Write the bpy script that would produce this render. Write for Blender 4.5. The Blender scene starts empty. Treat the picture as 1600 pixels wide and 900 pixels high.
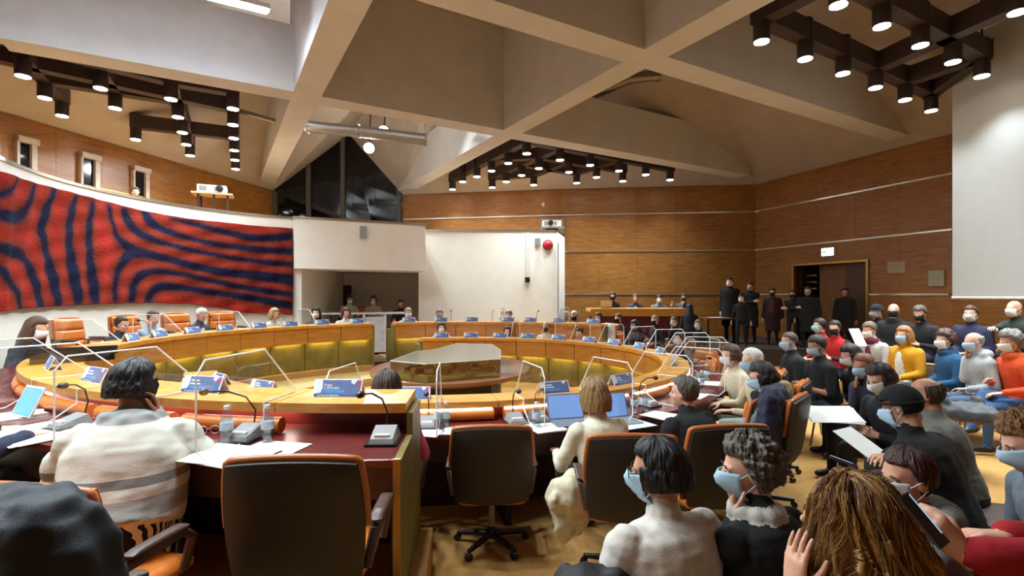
import bpy, bmesh, math, random
import numpy as np
from mathutils import Vector, Matrix, noise
random.seed(7)
SC = bpy.context.scene
COL = SC.collection
PI = math.pi
rad = math.radians

# ------------------------------------------------------------------ camera, world, exposure
H = 1.8                      # eye height above the council floor
F = 800.0                    # focal length in pixels of the 1600 px wide frame
HZ = 460.0                   # image row of the horizon
cam_d = bpy.data.cameras.new('camera'); cam = bpy.data.objects.new('camera', cam_d); COL.objects.link(cam)
cam_d.sensor_width = 36; cam_d.lens = 18.0; cam_d.shift_y = (HZ-450)/1600
cam.location = (0, 0, H); cam.rotation_euler = (PI/2, 0, 0); cam_d.clip_start = .05
SC.camera = cam
w = bpy.data.worlds.new('world'); SC.world = w; w.use_nodes = True
w.node_tree.nodes['Background'].inputs[0].default_value = (.9, .85, .8, 1)
w.node_tree.nodes['Background'].inputs[1].default_value = .02
SC.view_settings.view_transform = 'Standard'; SC.view_settings.look = 'None'
SC.view_settings.gamma = 1; SC.view_settings.exposure = 0.65; SC.view_settings.use_curve_mapping = False
DOWNLIGHT_W = 150.0           # each ceiling downlight
FLOOD_W = 650.0              # the two floodlights behind the beams
TUBE_W = 42.0               # fluorescent tubes in the left coffer
STRIP_E = 13.0                # small strips under the desk fascias
LED_E = 14.0                 # reading strips under the ledges

def P(px, py, d):
    return Vector(((px-800)/F*d, d, H-(py-HZ)/F*d))
def PZ(px, py, z):
    if abs(px) < 20: return Vector((px, py, z))     # already metres
    return P(px, py, (H-z)*F/(py-HZ))

# ------------------------------------------------------------------ materials
def lin(h):
    if isinstance(h, str):
        h = h.lstrip('#'); c = [int(h[i:i+2], 16)/255 for i in (0, 2, 4)]
        return tuple((x/12.92 if x <= .04045 else ((x+.055)/1.055)**2.4) for x in c)
    return h
MATS = {}
def mat(name, col, rough=.6, metal=0, var=.12, scale=8, bump=.0, bscale=60, emit=0, ecol=None, spec=.5, stretch=(1,1,1), sheen=0):
    if name in MATS: return MATS[name]
    m = bpy.data.materials.new(name); m.use_nodes = True; MATS[name] = m
    nt = m.node_tree; b = nt.nodes['Principled BSDF']; c = lin(col)
    b.inputs['Roughness'].default_value = rough; b.inputs['Metallic'].default_value = metal
    b.inputs['Specular IOR Level'].default_value = spec
    if sheen: b.inputs['Sheen Weight'].default_value = sheen
    tc = nt.nodes.new('ShaderNodeTexCoord'); mp = nt.nodes.new('ShaderNodeMapping')
    mp.inputs['Scale'].default_value = stretch
    nt.links.new(tc.outputs['Object'], mp.inputs['Vector'])
    n = nt.nodes.new('ShaderNodeTexNoise'); n.inputs['Scale'].default_value = scale; n.inputs['Detail'].default_value = 5
    nt.links.new(mp.outputs[0], n.inputs['Vector'])
    r = nt.nodes.new('ShaderNodeValToRGB')
    r.color_ramp.elements[0].position = .3; r.color_ramp.elements[1].position = .7
    r.color_ramp.elements[0].color = (*[x*(1-var) for x in c], 1)
    r.color_ramp.elements[1].color = (*[min(1, x*(1+var)) for x in c], 1)
    nt.links.new(n.outputs['Fac'], r.inputs[0]); nt.links.new(r.outputs[0], b.inputs['Base Color'])
    if bump:
        n2 = nt.nodes.new('ShaderNodeTexNoise'); n2.inputs['Scale'].default_value = bscale; n2.inputs['Detail'].default_value = 3
        nt.links.new(mp.outputs[0], n2.inputs['Vector'])
        bp = nt.nodes.new('ShaderNodeBump'); bp.inputs['Strength'].default_value = bump; bp.inputs['Distance'].default_value = .02
        nt.links.new(n2.outputs['Fac'], bp.inputs['Height']); nt.links.new(bp.outputs[0], b.inputs['Normal'])
    if emit:
        b.inputs['Emission Color'].default_value = (*lin(ecol or col), 1); b.inputs['Emission Strength'].default_value = emit
    return m
def wood(name, c0, c1, rough=.4, sc=(1.2, 1.2, 16)):
    m = bpy.data.materials.new(name); m.use_nodes = True; MATS[name] = m
    nt = m.node_tree; b = nt.nodes['Principled BSDF']; b.inputs['Roughness'].default_value = rough
    tc = nt.nodes.new('ShaderNodeTexCoord'); mp = nt.nodes.new('ShaderNodeMapping'); mp.inputs['Scale'].default_value = sc
    nt.links.new(tc.outputs['Object'], mp.inputs[0])
    n = nt.nodes.new('ShaderNodeTexNoise'); n.inputs['Scale'].default_value = 2.2; n.inputs['Detail'].default_value = 7; n.inputs['Distortion'].default_value = .6
    nt.links.new(mp.outputs[0], n.inputs[0])
    n2 = nt.nodes.new('ShaderNodeTexNoise'); n2.inputs['Scale'].default_value = .9; nt.links.new(tc.outputs['Object'], n2.inputs[0])
    ad = nt.nodes.new('ShaderNodeMath'); ad.operation = 'MULTIPLY_ADD'; ad.inputs[1].default_value = .35
    nt.links.new(n2.outputs['Fac'], ad.inputs[0]); nt.links.new(n.outputs['Fac'], ad.inputs[2])
    r = nt.nodes.new('ShaderNodeValToRGB'); r.color_ramp.elements[0].position = .45; r.color_ramp.elements[1].position = .9
    r.color_ramp.elements[0].color = (*lin(c0), 1); r.color_ramp.elements[1].color = (*lin(c1), 1)
    nt.links.new(ad.outputs[0], r.inputs[0]); nt.links.new(r.outputs[0], b.inputs['Base Color'])
    return m
def glass(name, tint=(1, 1, 1), gl=.06, alpha=.0, rough=.02):
    m = bpy.data.materials.new(name); m.use_nodes = True; MATS[name] = m
    nt = m.node_tree; nt.nodes.clear(); o = nt.nodes.new('ShaderNodeOutputMaterial')
    t = nt.nodes.new('ShaderNodeBsdfTransparent'); t.inputs[0].default_value = (*tint, 1)
    g = nt.nodes.new('ShaderNodeBsdfGlossy'); g.inputs['Roughness'].default_value = rough
    f = nt.nodes.new('ShaderNodeLayerWeight'); f.inputs[0].default_value = .5; pw = nt.nodes.new('ShaderNodeMath'); pw.operation = 'POWER'; pw.inputs[1].default_value = 3.5
    mx = nt.nodes.new('ShaderNodeMixShader'); ma = nt.nodes.new('ShaderNodeMath'); ma.operation = 'MULTIPLY_ADD'
    ma.inputs[1].default_value = .6; ma.inputs[2].default_value = gl
    nt.links.new(f.outputs['Facing'], pw.inputs[0]); nt.links.new(pw.outputs[0], ma.inputs[0]); nt.links.new(ma.outputs[0], mx.inputs[0])
    nt.links.new(t.outputs[0], mx.inputs[1]); nt.links.new(g.outputs[0], mx.inputs[2]); nt.links.new(mx.outputs[0], o.inputs[0])
    return m
M_wallwood = wood('wall_wood', '#7a4c1e', '#a06c32', .38, (1.2, 1.2, 9))
M_deskwood = wood('desk_wood', '#a86820', '#c98b3c', .32)
M_ledge = wood('ledge_wood', '#c07a22', '#dd9f4a', .4, (3, 3, 12))
M_doorwood = wood('door_wood', '#7a4a20', '#95602c', .4, (6, 6, 1))
M_gold = mat('olive_panel', '#72642e', .55, 0, .22, 5, .15, 40)
M_mahog = mat('mahogany_leather', '#5a1a16', .35, 0, .15, 6, .05, 200)
M_darkmahog = mat('dark_mahogany', '#2a1210', .5)
M_white = mat('white_wall', '#efece2', .8, 0, .03, 3, .06, 30)
M_beam = mat('beam_plaster', '#c9c6c4', .85, 0, .05, 2, .08, 40)
M_ceil = mat('ceiling_plaster', '#ab9d90', .9, 0, .06, 2)
M_roof = mat('dark_roof', '#4a3d34', .9)
M_carpet = mat('carpet_tan', '#b98a4c', .95, 0, .12, 25, .3, 300)
M_step = mat('step_tan', '#b59c68', .9, 0, .1, 20, .2, 250)
M_chrome = mat('chrome_rail', '#d8d0c4', .22, .9, .03)
M_brass = mat('brass_edge', '#b08a4a', .35, .8)
M_bar = mat('dark_bar', '#37251f', .6)
M_cyl = mat('dark_cylinder', '#332621', .45, .2)
M_disc = mat('lamp_face', '#ffffff', .5, emit=18, ecol='#fff6ea')
M_flood = mat('flood_face', '#ffffff', .5, emit=40, ecol='#f2f5ff')
M_strip = mat('strip_yellow', '#fff0a0', .5, emit=STRIP_E, ecol='#fff08a')
M_led = mat('led_white', '#ffffff', .5, emit=LED_E, ecol='#fff4ee')
M_tube = mat('tube_white', '#ffffff', .5, emit=42, ecol='#e0ecff')
M_darkglass = mat('night_glass', '#0b0b10', .06, 0, .2)
M_silver = mat('duct_steel', '#8d857c', .35, .85, .1)
M_orange = mat('orange_leather', '#d2762a', .38, 0, .1, 8, .06, 120)
M_rim = mat('orange_rim', '#b0622c', .4)
M_shell = mat('dark_shell', '#2c2420', .5, 0, .1, 20, .05, 300)
M_brown = mat('brown_arm', '#4a342c', .45)
M_black = mat('black_plastic', '#151416', .4)
M_grey = mat('grey_plastic', '#8c8c8e', .4)
M_offwhite = mat('white_plastic', '#e4e2de', .4)
M_paper = mat('white_paper', '#f2f0ea', .8, 0, .02)
M_maroon = mat('maroon_front', '#5e1620', .6)
M_screen = mat('projection_screen', '#b4b3af', .8, 0, .02)
M_tan = mat('tan_shell', '#c9ab80', .45)
M_pane = glass('plexiglass', (.97, .98, .98), .05)
M_edge = mat('plexi_edge', '#dfe0e4', .25, emit=.12, ecol='#ffffff')  # faint emission stands in for light caught in the plexi edges
M_caseglass = glass('case_glass', (.86, .86, .8), .14)
M_bottle = glass('bottle_plastic', (.9, .93, .95), .12)

# ------------------------------------------------------------------ mesh builder
class MB:
    def __init__(s): s.v = []; s.f = []; s.m = []
    def add(s, vs, fs, mi=0, M=None):
        o = len(s.v)
        for v in vs:
            v = Vector(v); s.v.append(tuple(M @ v) if M else tuple(v))
        for f in fs: s.f.append(tuple(i+o for i in f)); s.m.append(mi)
        return s
    def box(s, x0, x1, y0, y1, z0, z1, mi=0, M=None):
        vs = [(x, y, z) for z in (z0, z1) for y in (y0, y1) for x in (x0, x1)]
        return s.add(vs, [(0,2,3,1),(4,5,7,6),(0,1,5,4),(2,6,7,3),(0,4,6,2),(1,3,7,5)], mi, M)
    def loft(s, rings, mi=0, M=None, cap=True):
        n = len(rings[0]); vs = [p for r in rings for p in r]; fs = []
        for k in range(len(rings)-1):
            for i in range(n):
                j = (i+1) % n; fs.append((k*n+i, k*n+j, (k+1)*n+j, (k+1)*n+i))
        if cap: fs.append(tuple(range(n))[::-1]); fs.append(tuple(range((len(rings)-1)*n, len(rings)*n)))
        return s.add(vs, fs, mi, M)
    def tube(s, pts, rr, n=8, mi=0, M=None, rnd=False):
        pts = [Vector(p) for p in pts]
        if not hasattr(rr, '__len__'): rr = [rr]*len(pts)
        rr = list(rr)
        if rnd:
            d0 = (pts[0]-pts[1]).normalized(); d1 = (pts[-1]-pts[-2]).normalized()
            a, b, ra, rb = pts[0], pts[-1], rr[0], rr[-1]
            pts = [a+d0*ra, a+d0*ra*.8]+pts+[b+d1*rb*.8, b+d1*rb]
            rr = [ra*.15, ra*.6]+rr+[rb*.6, rb*.15]
        u = None; rings = []
        for i, p in enumerate(pts):
            t = (pts[min(i+1, len(pts)-1)]-pts[max(i-1, 0)])
            t = t.normalized() if t.length > 1e-9 else Vector((0, 0, 1))
            if u is None:
                u = t.orthogonal().normalized()
            else:
                u = (u-t*u.dot(t)); u = u.normalized() if u.length > 1e-6 else t.orthogonal().normalized()
            w_ = t.cross(u)
            rings.append([p+(u*math.cos(2*PI*k/n)+w_*math.sin(2*PI*k/n))*rr[i] for k in range(n)])
        return s.loft(rings, mi, M)
    def ell(s, c, r, n=14, m=9, mi=0, M=None, R=None):
        c = Vector(c); rings = []
        for k in range(m+1):
            th = PI*(k+.02)/(m+.04); ring = []
            for i in range(n):
                ph = 2*PI*i/n
                p = Vector((r[0]*math.sin(th)*math.cos(ph), r[1]*math.sin(th)*math.sin(ph), -r[2]*math.cos(th)))
                ring.append(c+(R @ p if R else p))
            rings.append(ring)
        return s.loft(rings, mi, M)
    def lathe(s, prof, n=16, mi=0, M=None, c=(0, 0)):
        rings = [[(c[0]+r*math.cos(2*PI*i/n), c[1]+r*math.sin(2*PI*i/n), z) for i in range(n)] for r, z in prof]
        return s.loft(rings, mi, M)
    def prism(s, poly, z0, z1, mi=0, M=None):
        n = len(poly)
        return s.loft([[(x, y, z0) for x, y in poly], [(x, y, z1) for x, y in poly]], mi, M)
    def arc(s, c, r0, r1, z0, z1, a0, a1, n=None, mi=0):
        n = n or max(1, int(abs(a1-a0)/3)); rings = []
        for i in range(n+1):
            a = rad(a0+(a1-a0)*i/n); ca, sa = math.cos(a), math.sin(a)
            rings.append([(c[0]+r*ca, c[1]+r*sa, z) for r, z in ((r0, z0), (r1, z0), (r1, z1), (r0, z1))])
        return s.loft(rings, mi)
    def pillow(s, w_, h, t, k=.3, nu=10, nv=10, bend=None, e=6, mi=0, M=None):
        # rounded slab in the XZ plane (x width, z height 0..h), thickness t along y
        vs = []; fs = []; idx = {}
        for side in (0, 1):
            for j in range(nv+1):
                for i in range(nu+1):
                    u = -1+2*i/nu; v = -1+2*j/nv
                    x = w_/2*u*math.sqrt(1-k*v*v/2); z = h/2+h/2*v*math.sqrt(1-k*u*u/2)
                    q = max(abs(u), abs(v)); th = t/2*max(.12, (1-q**e))**.5
                    y = -th if side == 0 else th
                    p = Vector((x, y, z))
                    if bend: p = bend(p)
                    idx[side, i, j] = len(vs); vs.append(p)
        for j in range(nv):
            for i in range(nu):
                fs.append((idx[0,i,j], idx[0,i+1,j], idx[0,i+1,j+1], idx[0,i,j+1]))
                fs.append((idx[1,i,j], idx[1,i,j+1], idx[1,i+1,j+1], idx[1,i+1,j]))
        for i in range(nu):
            fs.append((idx[0,i,0], idx[1,i,0], idx[1,i+1,0], idx[0,i+1,0]))
            fs.append((idx[0,i,nv], idx[0,i+1,nv], idx[1,i+1,nv], idx[1,i,nv]))
        for j in range(nv):
            fs.append((idx[0,0,j], idx[0,0,j+1], idx[1,0,j+1], idx[1,0,j]))
            fs.append((idx[0,nu,j], idx[1,nu,j], idx[1,nu,j+1], idx[0,nu,j+1]))
        return s.add(vs, fs, mi, M)
    def mesh(s, name, mats=(), smooth=False, fix=True):
        me = bpy.data.meshes.new(name); me.from_pydata(s.v, [], s.f)
        for m in mats: me.materials.append(m)
        if len(mats) > 1: me.polygons.foreach_set('material_index', s.m)
        if fix:
            bm = bmesh.new(); bm.from_mesh(me); bmesh.ops.recalc_face_normals(bm, faces=bm.faces); bm.to_mesh(me); bm.free()
        if smooth: shade(me, smooth)
        me.update(); return me
def shade(me, ang=40):
    if ang is True: ang = 40
    me.polygons.foreach_set('use_smooth', [True]*len(me.polygons))
    if ang < 180:
        bm = bmesh.new(); bm.from_mesh(me); lim = rad(ang)
        for e in bm.edges:
            if len(e.link_faces) == 2: e.smooth = e.calc_face_angle(0) < lim
        bm.to_mesh(me); bm.free()
ROOTM = {}
def obj(name, mb, mats, parent=None, smooth=False, world=False, kind=None):
    """link one mesh object; world=True means the vertices are in world space"""
    if not isinstance(mats, (list, tuple)): mats = [mats]
    me = mb if isinstance(mb, bpy.types.Mesh) else mb.mesh(name, mats, smooth)
    o = bpy.data.objects.new(name, me); COL.objects.link(o)
    if parent is not None:
        if world and parent.name in ROOTM: me.transform(ROOTM[parent.name].inverted())
        o.parent = parent
    if kind: o['kind'] = kind
    return o
def tag(o, label, cat, group=None):
    o['label'] = label; o['category'] = cat
    if group: o['group'] = group
    return o
def thing(name, label, cat, loc=(0, 0, 0), rz=0, group=None, kind=None):
    o = bpy.data.objects.new(name, None); COL.objects.link(o); o.empty_display_size = .1
    o.location = loc; o.rotation_euler = (0, 0, rz)
    ROOTM[o.name] = Matrix.Translation(Vector(loc)) @ Matrix.Rotation(rz, 4, 'Z')
    if kind: o['kind'] = kind
    if label: tag(o, label, cat, group)
    return o
def recenter(o):
    """put a lone mesh's origin at its base"""
    me = o.data; vs = np.empty(len(me.vertices)*3); me.vertices.foreach_get('co', vs); vs = vs.reshape(-1, 3)
    c = Vector(((vs[:,0].min()+vs[:,0].max())/2, (vs[:,1].min()+vs[:,1].max())/2, vs[:,2].min()))
    me.transform(Matrix.Translation(-c)); o.location = c; return o
def lone(name, mb, mats, label, cat, group=None, smooth=False):
    return tag(recenter(obj(name, mb, mats, None, smooth)), label, cat, group)
def struct(name, mb, mats, parent=None, smooth=False):
    o = obj(name, mb, mats, parent, smooth); o['kind'] = 'structure'; return o
def dup(src, loc, rz=0, label=None, group=None, scale=None):
    def cp(o, par):
        c = o.copy(); COL.objects.link(c)
        if par is not None: c.parent = par
        for ch in KIDS(o): cp(ch, c)
        return c
    r = cp(src, None); r.location = loc; r.rotation_euler = (0, 0, rz)
    ROOTM[r.name] = Matrix.Translation(Vector(loc)) @ Matrix.Rotation(rz, 4, 'Z')
    if scale: r.scale = scale
    if label: r['label'] = label
    if group: r['group'] = group
    elif 'group' in r: del r['group']
    return r
def KIDS(o): return [c for c in o.children]

# ------------------------------------------------------------------ plan of the room
C = (-.9, 7.57)              # centre of the council ring
R1, R2 = 3.03, 4.2           # pit-side radius of the inner and outer desk rings
T1, T2 = .90, 1.17           # top of their ledges
Z2 = .25                     # floor of the outer tier
def rp(a, r, z=0): return Vector((C[0]+r*math.cos(rad(a)), C[1]+r*math.sin(rad(a)), z))
def col_ang(px, r, far=False):
    k = (px-800)/F; A = 1+k*k; B = -2*(k*C[0]+C[1]); D = C[0]**2+C[1]**2-r*r
    q = math.sqrt(max(0, B*B-4*A*D)); t = (-B+(q if far else -q))/(2*A)
    return math.degrees(math.atan2(t-C[1], k*t-C[0]))
TH = rad(30); UX = Vector((math.cos(TH), math.sin(TH), 0)); VX = Vector((-math.sin(TH), math.cos(TH), 0))
MUV = Matrix(((UX.x, VX.x, 0, 0), (UX.y, VX.y, 0, 0), (0, 0, 1, 0), (0, 0, 0, 1)))

# ------------------------------------------------------------------ shell: floor, tiers, walls
mb = MB().box(-13, 17, -5, 21, -.2, 0); struct('floor', mb, M_carpet)
mb = MB().arc(C, R2-.02, 6.4, .0, Z2, col_ang(583, R2, True), 360+col_ang(640, 4.5)+1.5); struct('floor_tier', mb, M_carpet)
mb = MB().arc(C, R2-1.05, R2, .0, .14, col_ang(583, R2, True), 222); struct('floor_plinth', mb, M_step)
M_dimcarpet = mat('carpet_dimmed', '#3a2a20', .95, 0, .12, 25, .3, 300)  # dark tone puts the unlit back of the room into the carpet colour
mb = MB().prism([(5.5, 9.6), (5.62, 7.85), (6.3, 6.9), (6.55, 2.6), (10.9, 2.6), (10.4, 9.6)], .0, .36); struct('floor_tier', mb, M_carpet)
mb = MB().prism([(5.3, 12.9), (9.5, 12.7), (8.2, 17), (5.3, 17.2)], 0, .42); struct('floor_tier', mb, M_dimcarpet)
mb = MB().prism([(1.9, 13.9), (5.3, 13.9), (5.3, 17.2), (1.9, 17.4)], 0, .62); struct('floor_tier', mb, M_dimcarpet)

WP = [(-4, 18.75), (1.7, 17.75), (8.1, 17.0), (10.0, 11.6), (10.9, 4), (11.2, -4.5), (-11.2, -4.5), (-10.6, 4), (-10.2, 10.2), (-8.4, 18.0)]
def wood_wall(name, a, b, cols, zb=(0, 1.8, 3.27, 4.54, 5.45), opening=None, rails=True):
    a = Vector((*a, 0)); b = Vector((*b, 0)); d = (b-a); L = d.length; d.normalize()
    nrm = Vector((-d.y, d.x, 0))
    if nrm.dot(Vector((0, 8, 0))-a) < 0: nrm = -nrm
    M = Matrix(((d.x, nrm.x, 0, a.x), (d.y, nrm.y, 0, a.y), (0, 0, 1, 0), (0, 0, 0, 1)))
    wall = MB()
    if opening:
        s0, s1, zt = opening
        wall.box(0, s0, -.2, 0, 0, zb[-1], M=M).box(s1, L, -.2, 0, 0, zb[-1], M=M).box(s0, s1, -.2, 0, zt, zb[-1], M=M)
    else: wall.box(0, L, -.2, 0, 0, zb[-1], M=M)
    o = struct(name, wall, M_wallwood)
    for r in range(len(zb)-1):
        for c in range(cols):
            x0, x1 = L*c/cols+.003, L*(c+1)/cols-.003; z0, z1 = zb[r]+.02, zb[r+1]-.02
            if opening and x1 > opening[0]-.03 and x0 < opening[1]+.03 and z0 < opening[2]:
                segs = []
                if x0 < opening[0]-.1: segs.append((x0, opening[0]-.03, z0, z1))
                if x1 > opening[1]+.1: segs.append((opening[1]+.03, x1, z0, z1))
                if z1 > opening[2]+.1: segs.append((max(x0, opening[0]-.03), min(x1, opening[1]+.03), opening[2]+.03, z1))
            else: segs = [(x0, x1, z0, z1)]
            for q in segs: obj('wall_panel', MB().box(q[0], q[1], 0, .03, q[2], q[3], M=M), M_wallwood, o)
    if rails:
        for z in zb[1:-1]:
            ss = [(0, L)]
            if opening and z < opening[2]: ss = [(0, opening[0]), (opening[1], min(L, opening[1]+1.9))]
            for s0, s1 in ss: obj('rail', MB().box(s0, s1, .0, .06, z-.022, z+.022, M=M), M_chrome, o)
    return o, M, L
wood_wall('wall_back', WP[1], WP[0], 5)
wood_wall('wall_back', WP[1], WP[2], 5)
# right wall with the doorway
a, b = Vector(WP[2]), Vector(WP[3]); 
def on_line(px, a, b):
    k = (px-800)/F; d = b-a; s = (k*a.y-a.x)/(d.x-k*d.y); return s*d.length
s0, s1 = on_line(1243, a, b), on_line(1356, a, b)
wr, MR, LR = wood_wall('wall_right', WP[2], WP[3], 5, opening=(s0, s1, 2.66))
wood_wall('wall_right', WP[3], WP[4], 5, rails=False)
wood_wall('wall_right', WP[4], WP[5], 3, zb=(0, 5.45), rails=False)
wood_wall('wall_front', WP[5], WP[6], 4, zb=(0, 5.45), rails=False)
wood_wall('wall_left', WP[7], WP[6], 3, zb=(0, 5.45), rails=False)
wood_wall('wall_left', WP[8], WP[7], 4, zb=(0, 3.2, 4.3, 5.45), rails=False)
wl, ML, LL = wood_wall('wall_left', WP[8], WP[9], 8, zb=(0, 3.2, 4.3, 5.45), rails=False)
for z in (4.3,): obj('rail', MB().box(0, LL, .03, .06, z-.012, z+.012, M=ML), M_brass, wl)
# doorway: frame, recess and sliding door leaves
fr = thing('door_1', None, None, kind='structure')
for x0, x1, z0, z1 in ((s0-.06, s0, 0, 2.66), (s1, s1+.06, 0, 2.66), (s0-.06, s1+.06, 2.66, 2.72)):
    obj('door_frame', MB().box(x0, x1, -.25, .08, z0, z1, M=MR), M_brass, fr)
wd = s1-s0
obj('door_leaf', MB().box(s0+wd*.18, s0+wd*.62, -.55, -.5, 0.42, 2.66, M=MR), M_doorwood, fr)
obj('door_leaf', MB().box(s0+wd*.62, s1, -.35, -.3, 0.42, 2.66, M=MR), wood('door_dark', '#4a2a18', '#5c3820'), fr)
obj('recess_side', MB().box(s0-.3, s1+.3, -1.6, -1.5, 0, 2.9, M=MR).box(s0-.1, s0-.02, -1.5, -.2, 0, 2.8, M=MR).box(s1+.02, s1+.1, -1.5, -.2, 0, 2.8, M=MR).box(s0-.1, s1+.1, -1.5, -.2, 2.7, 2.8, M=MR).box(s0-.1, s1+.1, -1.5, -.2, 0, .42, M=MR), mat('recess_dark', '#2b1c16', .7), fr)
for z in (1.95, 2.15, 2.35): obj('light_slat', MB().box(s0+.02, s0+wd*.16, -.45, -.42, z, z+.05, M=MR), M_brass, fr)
# ceiling: slopes from the wall heads to the roof
mb = MB(); ctr = Vector((0, 8, 0)); pts = []
for i, p in enumerate(WP):
    pts.append((p[0], p[1], 5.45))
    if i == len(WP)-1: pts.append((-5.9, 18.55, 7.6))
pts2 = [(x*.56, 8+(y-8)*.56, 7.9) for x, y, z in pts]
n = len(pts); vs = pts+pts2+[(0, 8, 8.0)]
fs = [(i, (i+1) % n, n+(i+1) % n, n+i) for i in range(n)]+[(n+i, n+(i+1) % n, 2*n) for i in range(n)]
struct('ceiling', MB().add(vs, fs), M_ceil)
# glazed gable in the back left corner
g0, g1, ap = Vector((-8.4, 18.0, 0)), Vector((-4, 18.75, 0)), Vector((-5.9, 18.55, 7.6))
gw = thing('window_1', None, None, kind='structure')
mb = MB().add([g0, g1, (g1.x, g1.y, 5.45), ap, (g0.x, g0.y, 5.45)], [(0, 1, 2, 3, 4)])
obj('pane', mb, M_darkglass, gw)
for x, zt in ((-8.3, 5.4), (-7.2, 6.4), (-6.05, 7.4), (-4.1, 5.4)):
    y = 18.0+(x+8.4)/4.4*.75
    obj('mullion', MB().box(x-.07, x+.07, y-.14, y-.02, 0, zt), mat('mullion_grey', '#4b4744', .6), gw)
# curved white wall behind the tribune, carrying the tapestry
WC, WR = (-3.02, 8.81), 4.37
path = [(WC[0]+WR*math.cos(rad(t)), WC[1]+WR*math.sin(rad(t))) for t in np.linspace(122.4, 204.5, 42)]
path += [(-7.0, 5.5), (-7.0, 3.2), (-7.2, 0), (-7.5, -3)]
WTOP = 3.64
def path_wall(path, o0, o1, z0, z1):
    rings = []; nn = len(path)
    for i, p in enumerate(path):
        t = Vector(path[min(i+1, nn-1)])-Vector(path[max(i-1, 0)]); t.normalize(); q = Vector((-t.y, t.x))
        if q.dot(Vector(p)-Vector(C)) < 0: q = -q
        a_, b_ = Vector(p)+q*o0, Vector(p)+q*o1
        rings.append([(a_.x, a_.y, z0), (b_.x, b_.y, z0), (b_.x, b_.y, z1), (a_.x, a_.y, z1)])
    return MB().loft(rings)
wt = struct('wall_left', path_wall(path, 0, .18, 0, WTOP), M_white, smooth=60)
wpk = struct('trim_1', path_wall(path, -.02, .2, WTOP, WTOP+.05), M_chrome, smooth=60)
struct('floor_balcony', MB().add([(x, y, 2.7) for x, y in path[:44]]+[(-10.5, 5.5, 2.7), (-10.2, 10.2, 2.7), (-8.4, 18, 2.7), (-5.6, 18.4, 2.7)], [tuple(range(len(path[:44])+4))]), M_carpet)
# white pillar, recess and right white wall
def seg_wall(name, a, b, th, z0, z1, m=M_white):
    a = Vector((*a, 0)); b = Vector((*b, 0)); d = (b-a).normalized(); nn = Vector((-d.y, d.x, 0))
    mb = MB().add([(e+nn*o_).to_tuple()[:2]+(z,) for z in (z0, z1) for e in (a, b) for o_ in (0, th)], [(0,1,3,2),(4,6,7,5),(0,2,6,4),(1,5,7,3),(0,4,5,1),(2,3,7,6)])
    return struct(name, mb, m)
pL0, pL1 = (-5.36, 12.52), (-5.18, 12.6)
seg_wall('wall_back', pL0, pL1, .4, 0, WTOP)
seg_wall('wall_back', (-5.18, 12.6), (-5.6, 17.2), .2, 0, 2.6, M_white)
seg_wall('wall_back', (-5.6, 17.0), (-2.0, 17.0), .15, 0, 2.6, M_white)
seg_wall('wall_back', (-2.72, 17.0), (-2.72, 14.95), .2, 0, 2.6, M_white)
struct('wall_back', MB().prism([(-5.4, 12.7), (-2.6, 14.9), (-2.6, 17), (-5.6, 17)], 2.5, 2.56), M_white)
seg_wall('wall_back', (-2.72, 14.9), (1.31, 15.0), .25, 0, WTOP)
seg_wall('wall_back', (1.31, 15.0), (1.69, 16.4), .2, 0, WTOP)
seg_wall('trim_2', (-2.74, 14.87), (1.33, 14.97), .3, WTOP, WTOP+.05, M_chrome)
seg_wall('trim_3', (1.30, 14.96), (1.70, 16.4), .22, WTOP, WTOP+.05, M_darkmahog)
mb = MB().prism([(-2.72, 15.1), (1.2, 15.2), (1.6, 16.4), (1.6, 17.7), (-2.72, 18)], 2.6, 2.66); struct('floor_balcony', mb, M_carpet)
seg_wall('wall_back', (1.69, 16.4), (1.69, 17.7), .1, 0, WTOP, M_white)
# gallery box over the recess
mb = MB().prism([(-5.29, 12.42), (-2.32, 13.72), (-2.75, 14.9), (-5.6, 13.6)], 2.43, WTOP); struct('wall_balcony', mb, M_white)
mb = MB().prism([(-5.31, 12.40), (-2.30, 13.70), (-2.36, 13.82), (-5.36, 12.52)], WTOP, WTOP+.06); struct('trim_4', mb, M_chrome)
mb = MB().prism([(-5.31, 12.45), (-2.36, 13.75), (-2.75, 14.9), (-5.6, 13.6)], WTOP-.02, WTOP); struct('floor_balcony', mb, M_carpet)
# recess door
dr = thing('door_2', None, None, kind='structure')
obj('door_leaf', MB().box(-6.0, -5.32, 16.9, 16.98, .25, 2.1), wood('recess_door', '#3a2a1e', '#4a3626'), dr)

# narrow windows in the left wood wall
def on_left(px): return on_line(px, Vector(WP[8]), Vector(WP[9]))
for i, (xa, xb, yt) in enumerate(((22, 52, 218), (122, 150, 243), (204, 228, 262))):
    sa, sb = on_left(xa), on_left(xb); w1 = thing('window_%d' % (i+2), None, None, kind='structure')
    zc = 4.98
    obj('pane', MB().box(sa+.02, sb-.08, .035, .05, 3.4, zc-.05, M=ML), M_darkglass, w1)
    for q in ((sa-.02, sa+.03, 3.4, zc), (sb-.1, sb, 3.4, zc)): obj('window_frame', MB().box(q[0], q[1], .03, .12, q[2], q[3], M=ML), mat('frame_grey', '#b9aca0', .5), w1)
    obj('window_head', MB().box(sa-.02, sb+.02, .03, .16, zc-.06, zc+.06, M=ML), MATS['frame_grey'], w1)

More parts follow.
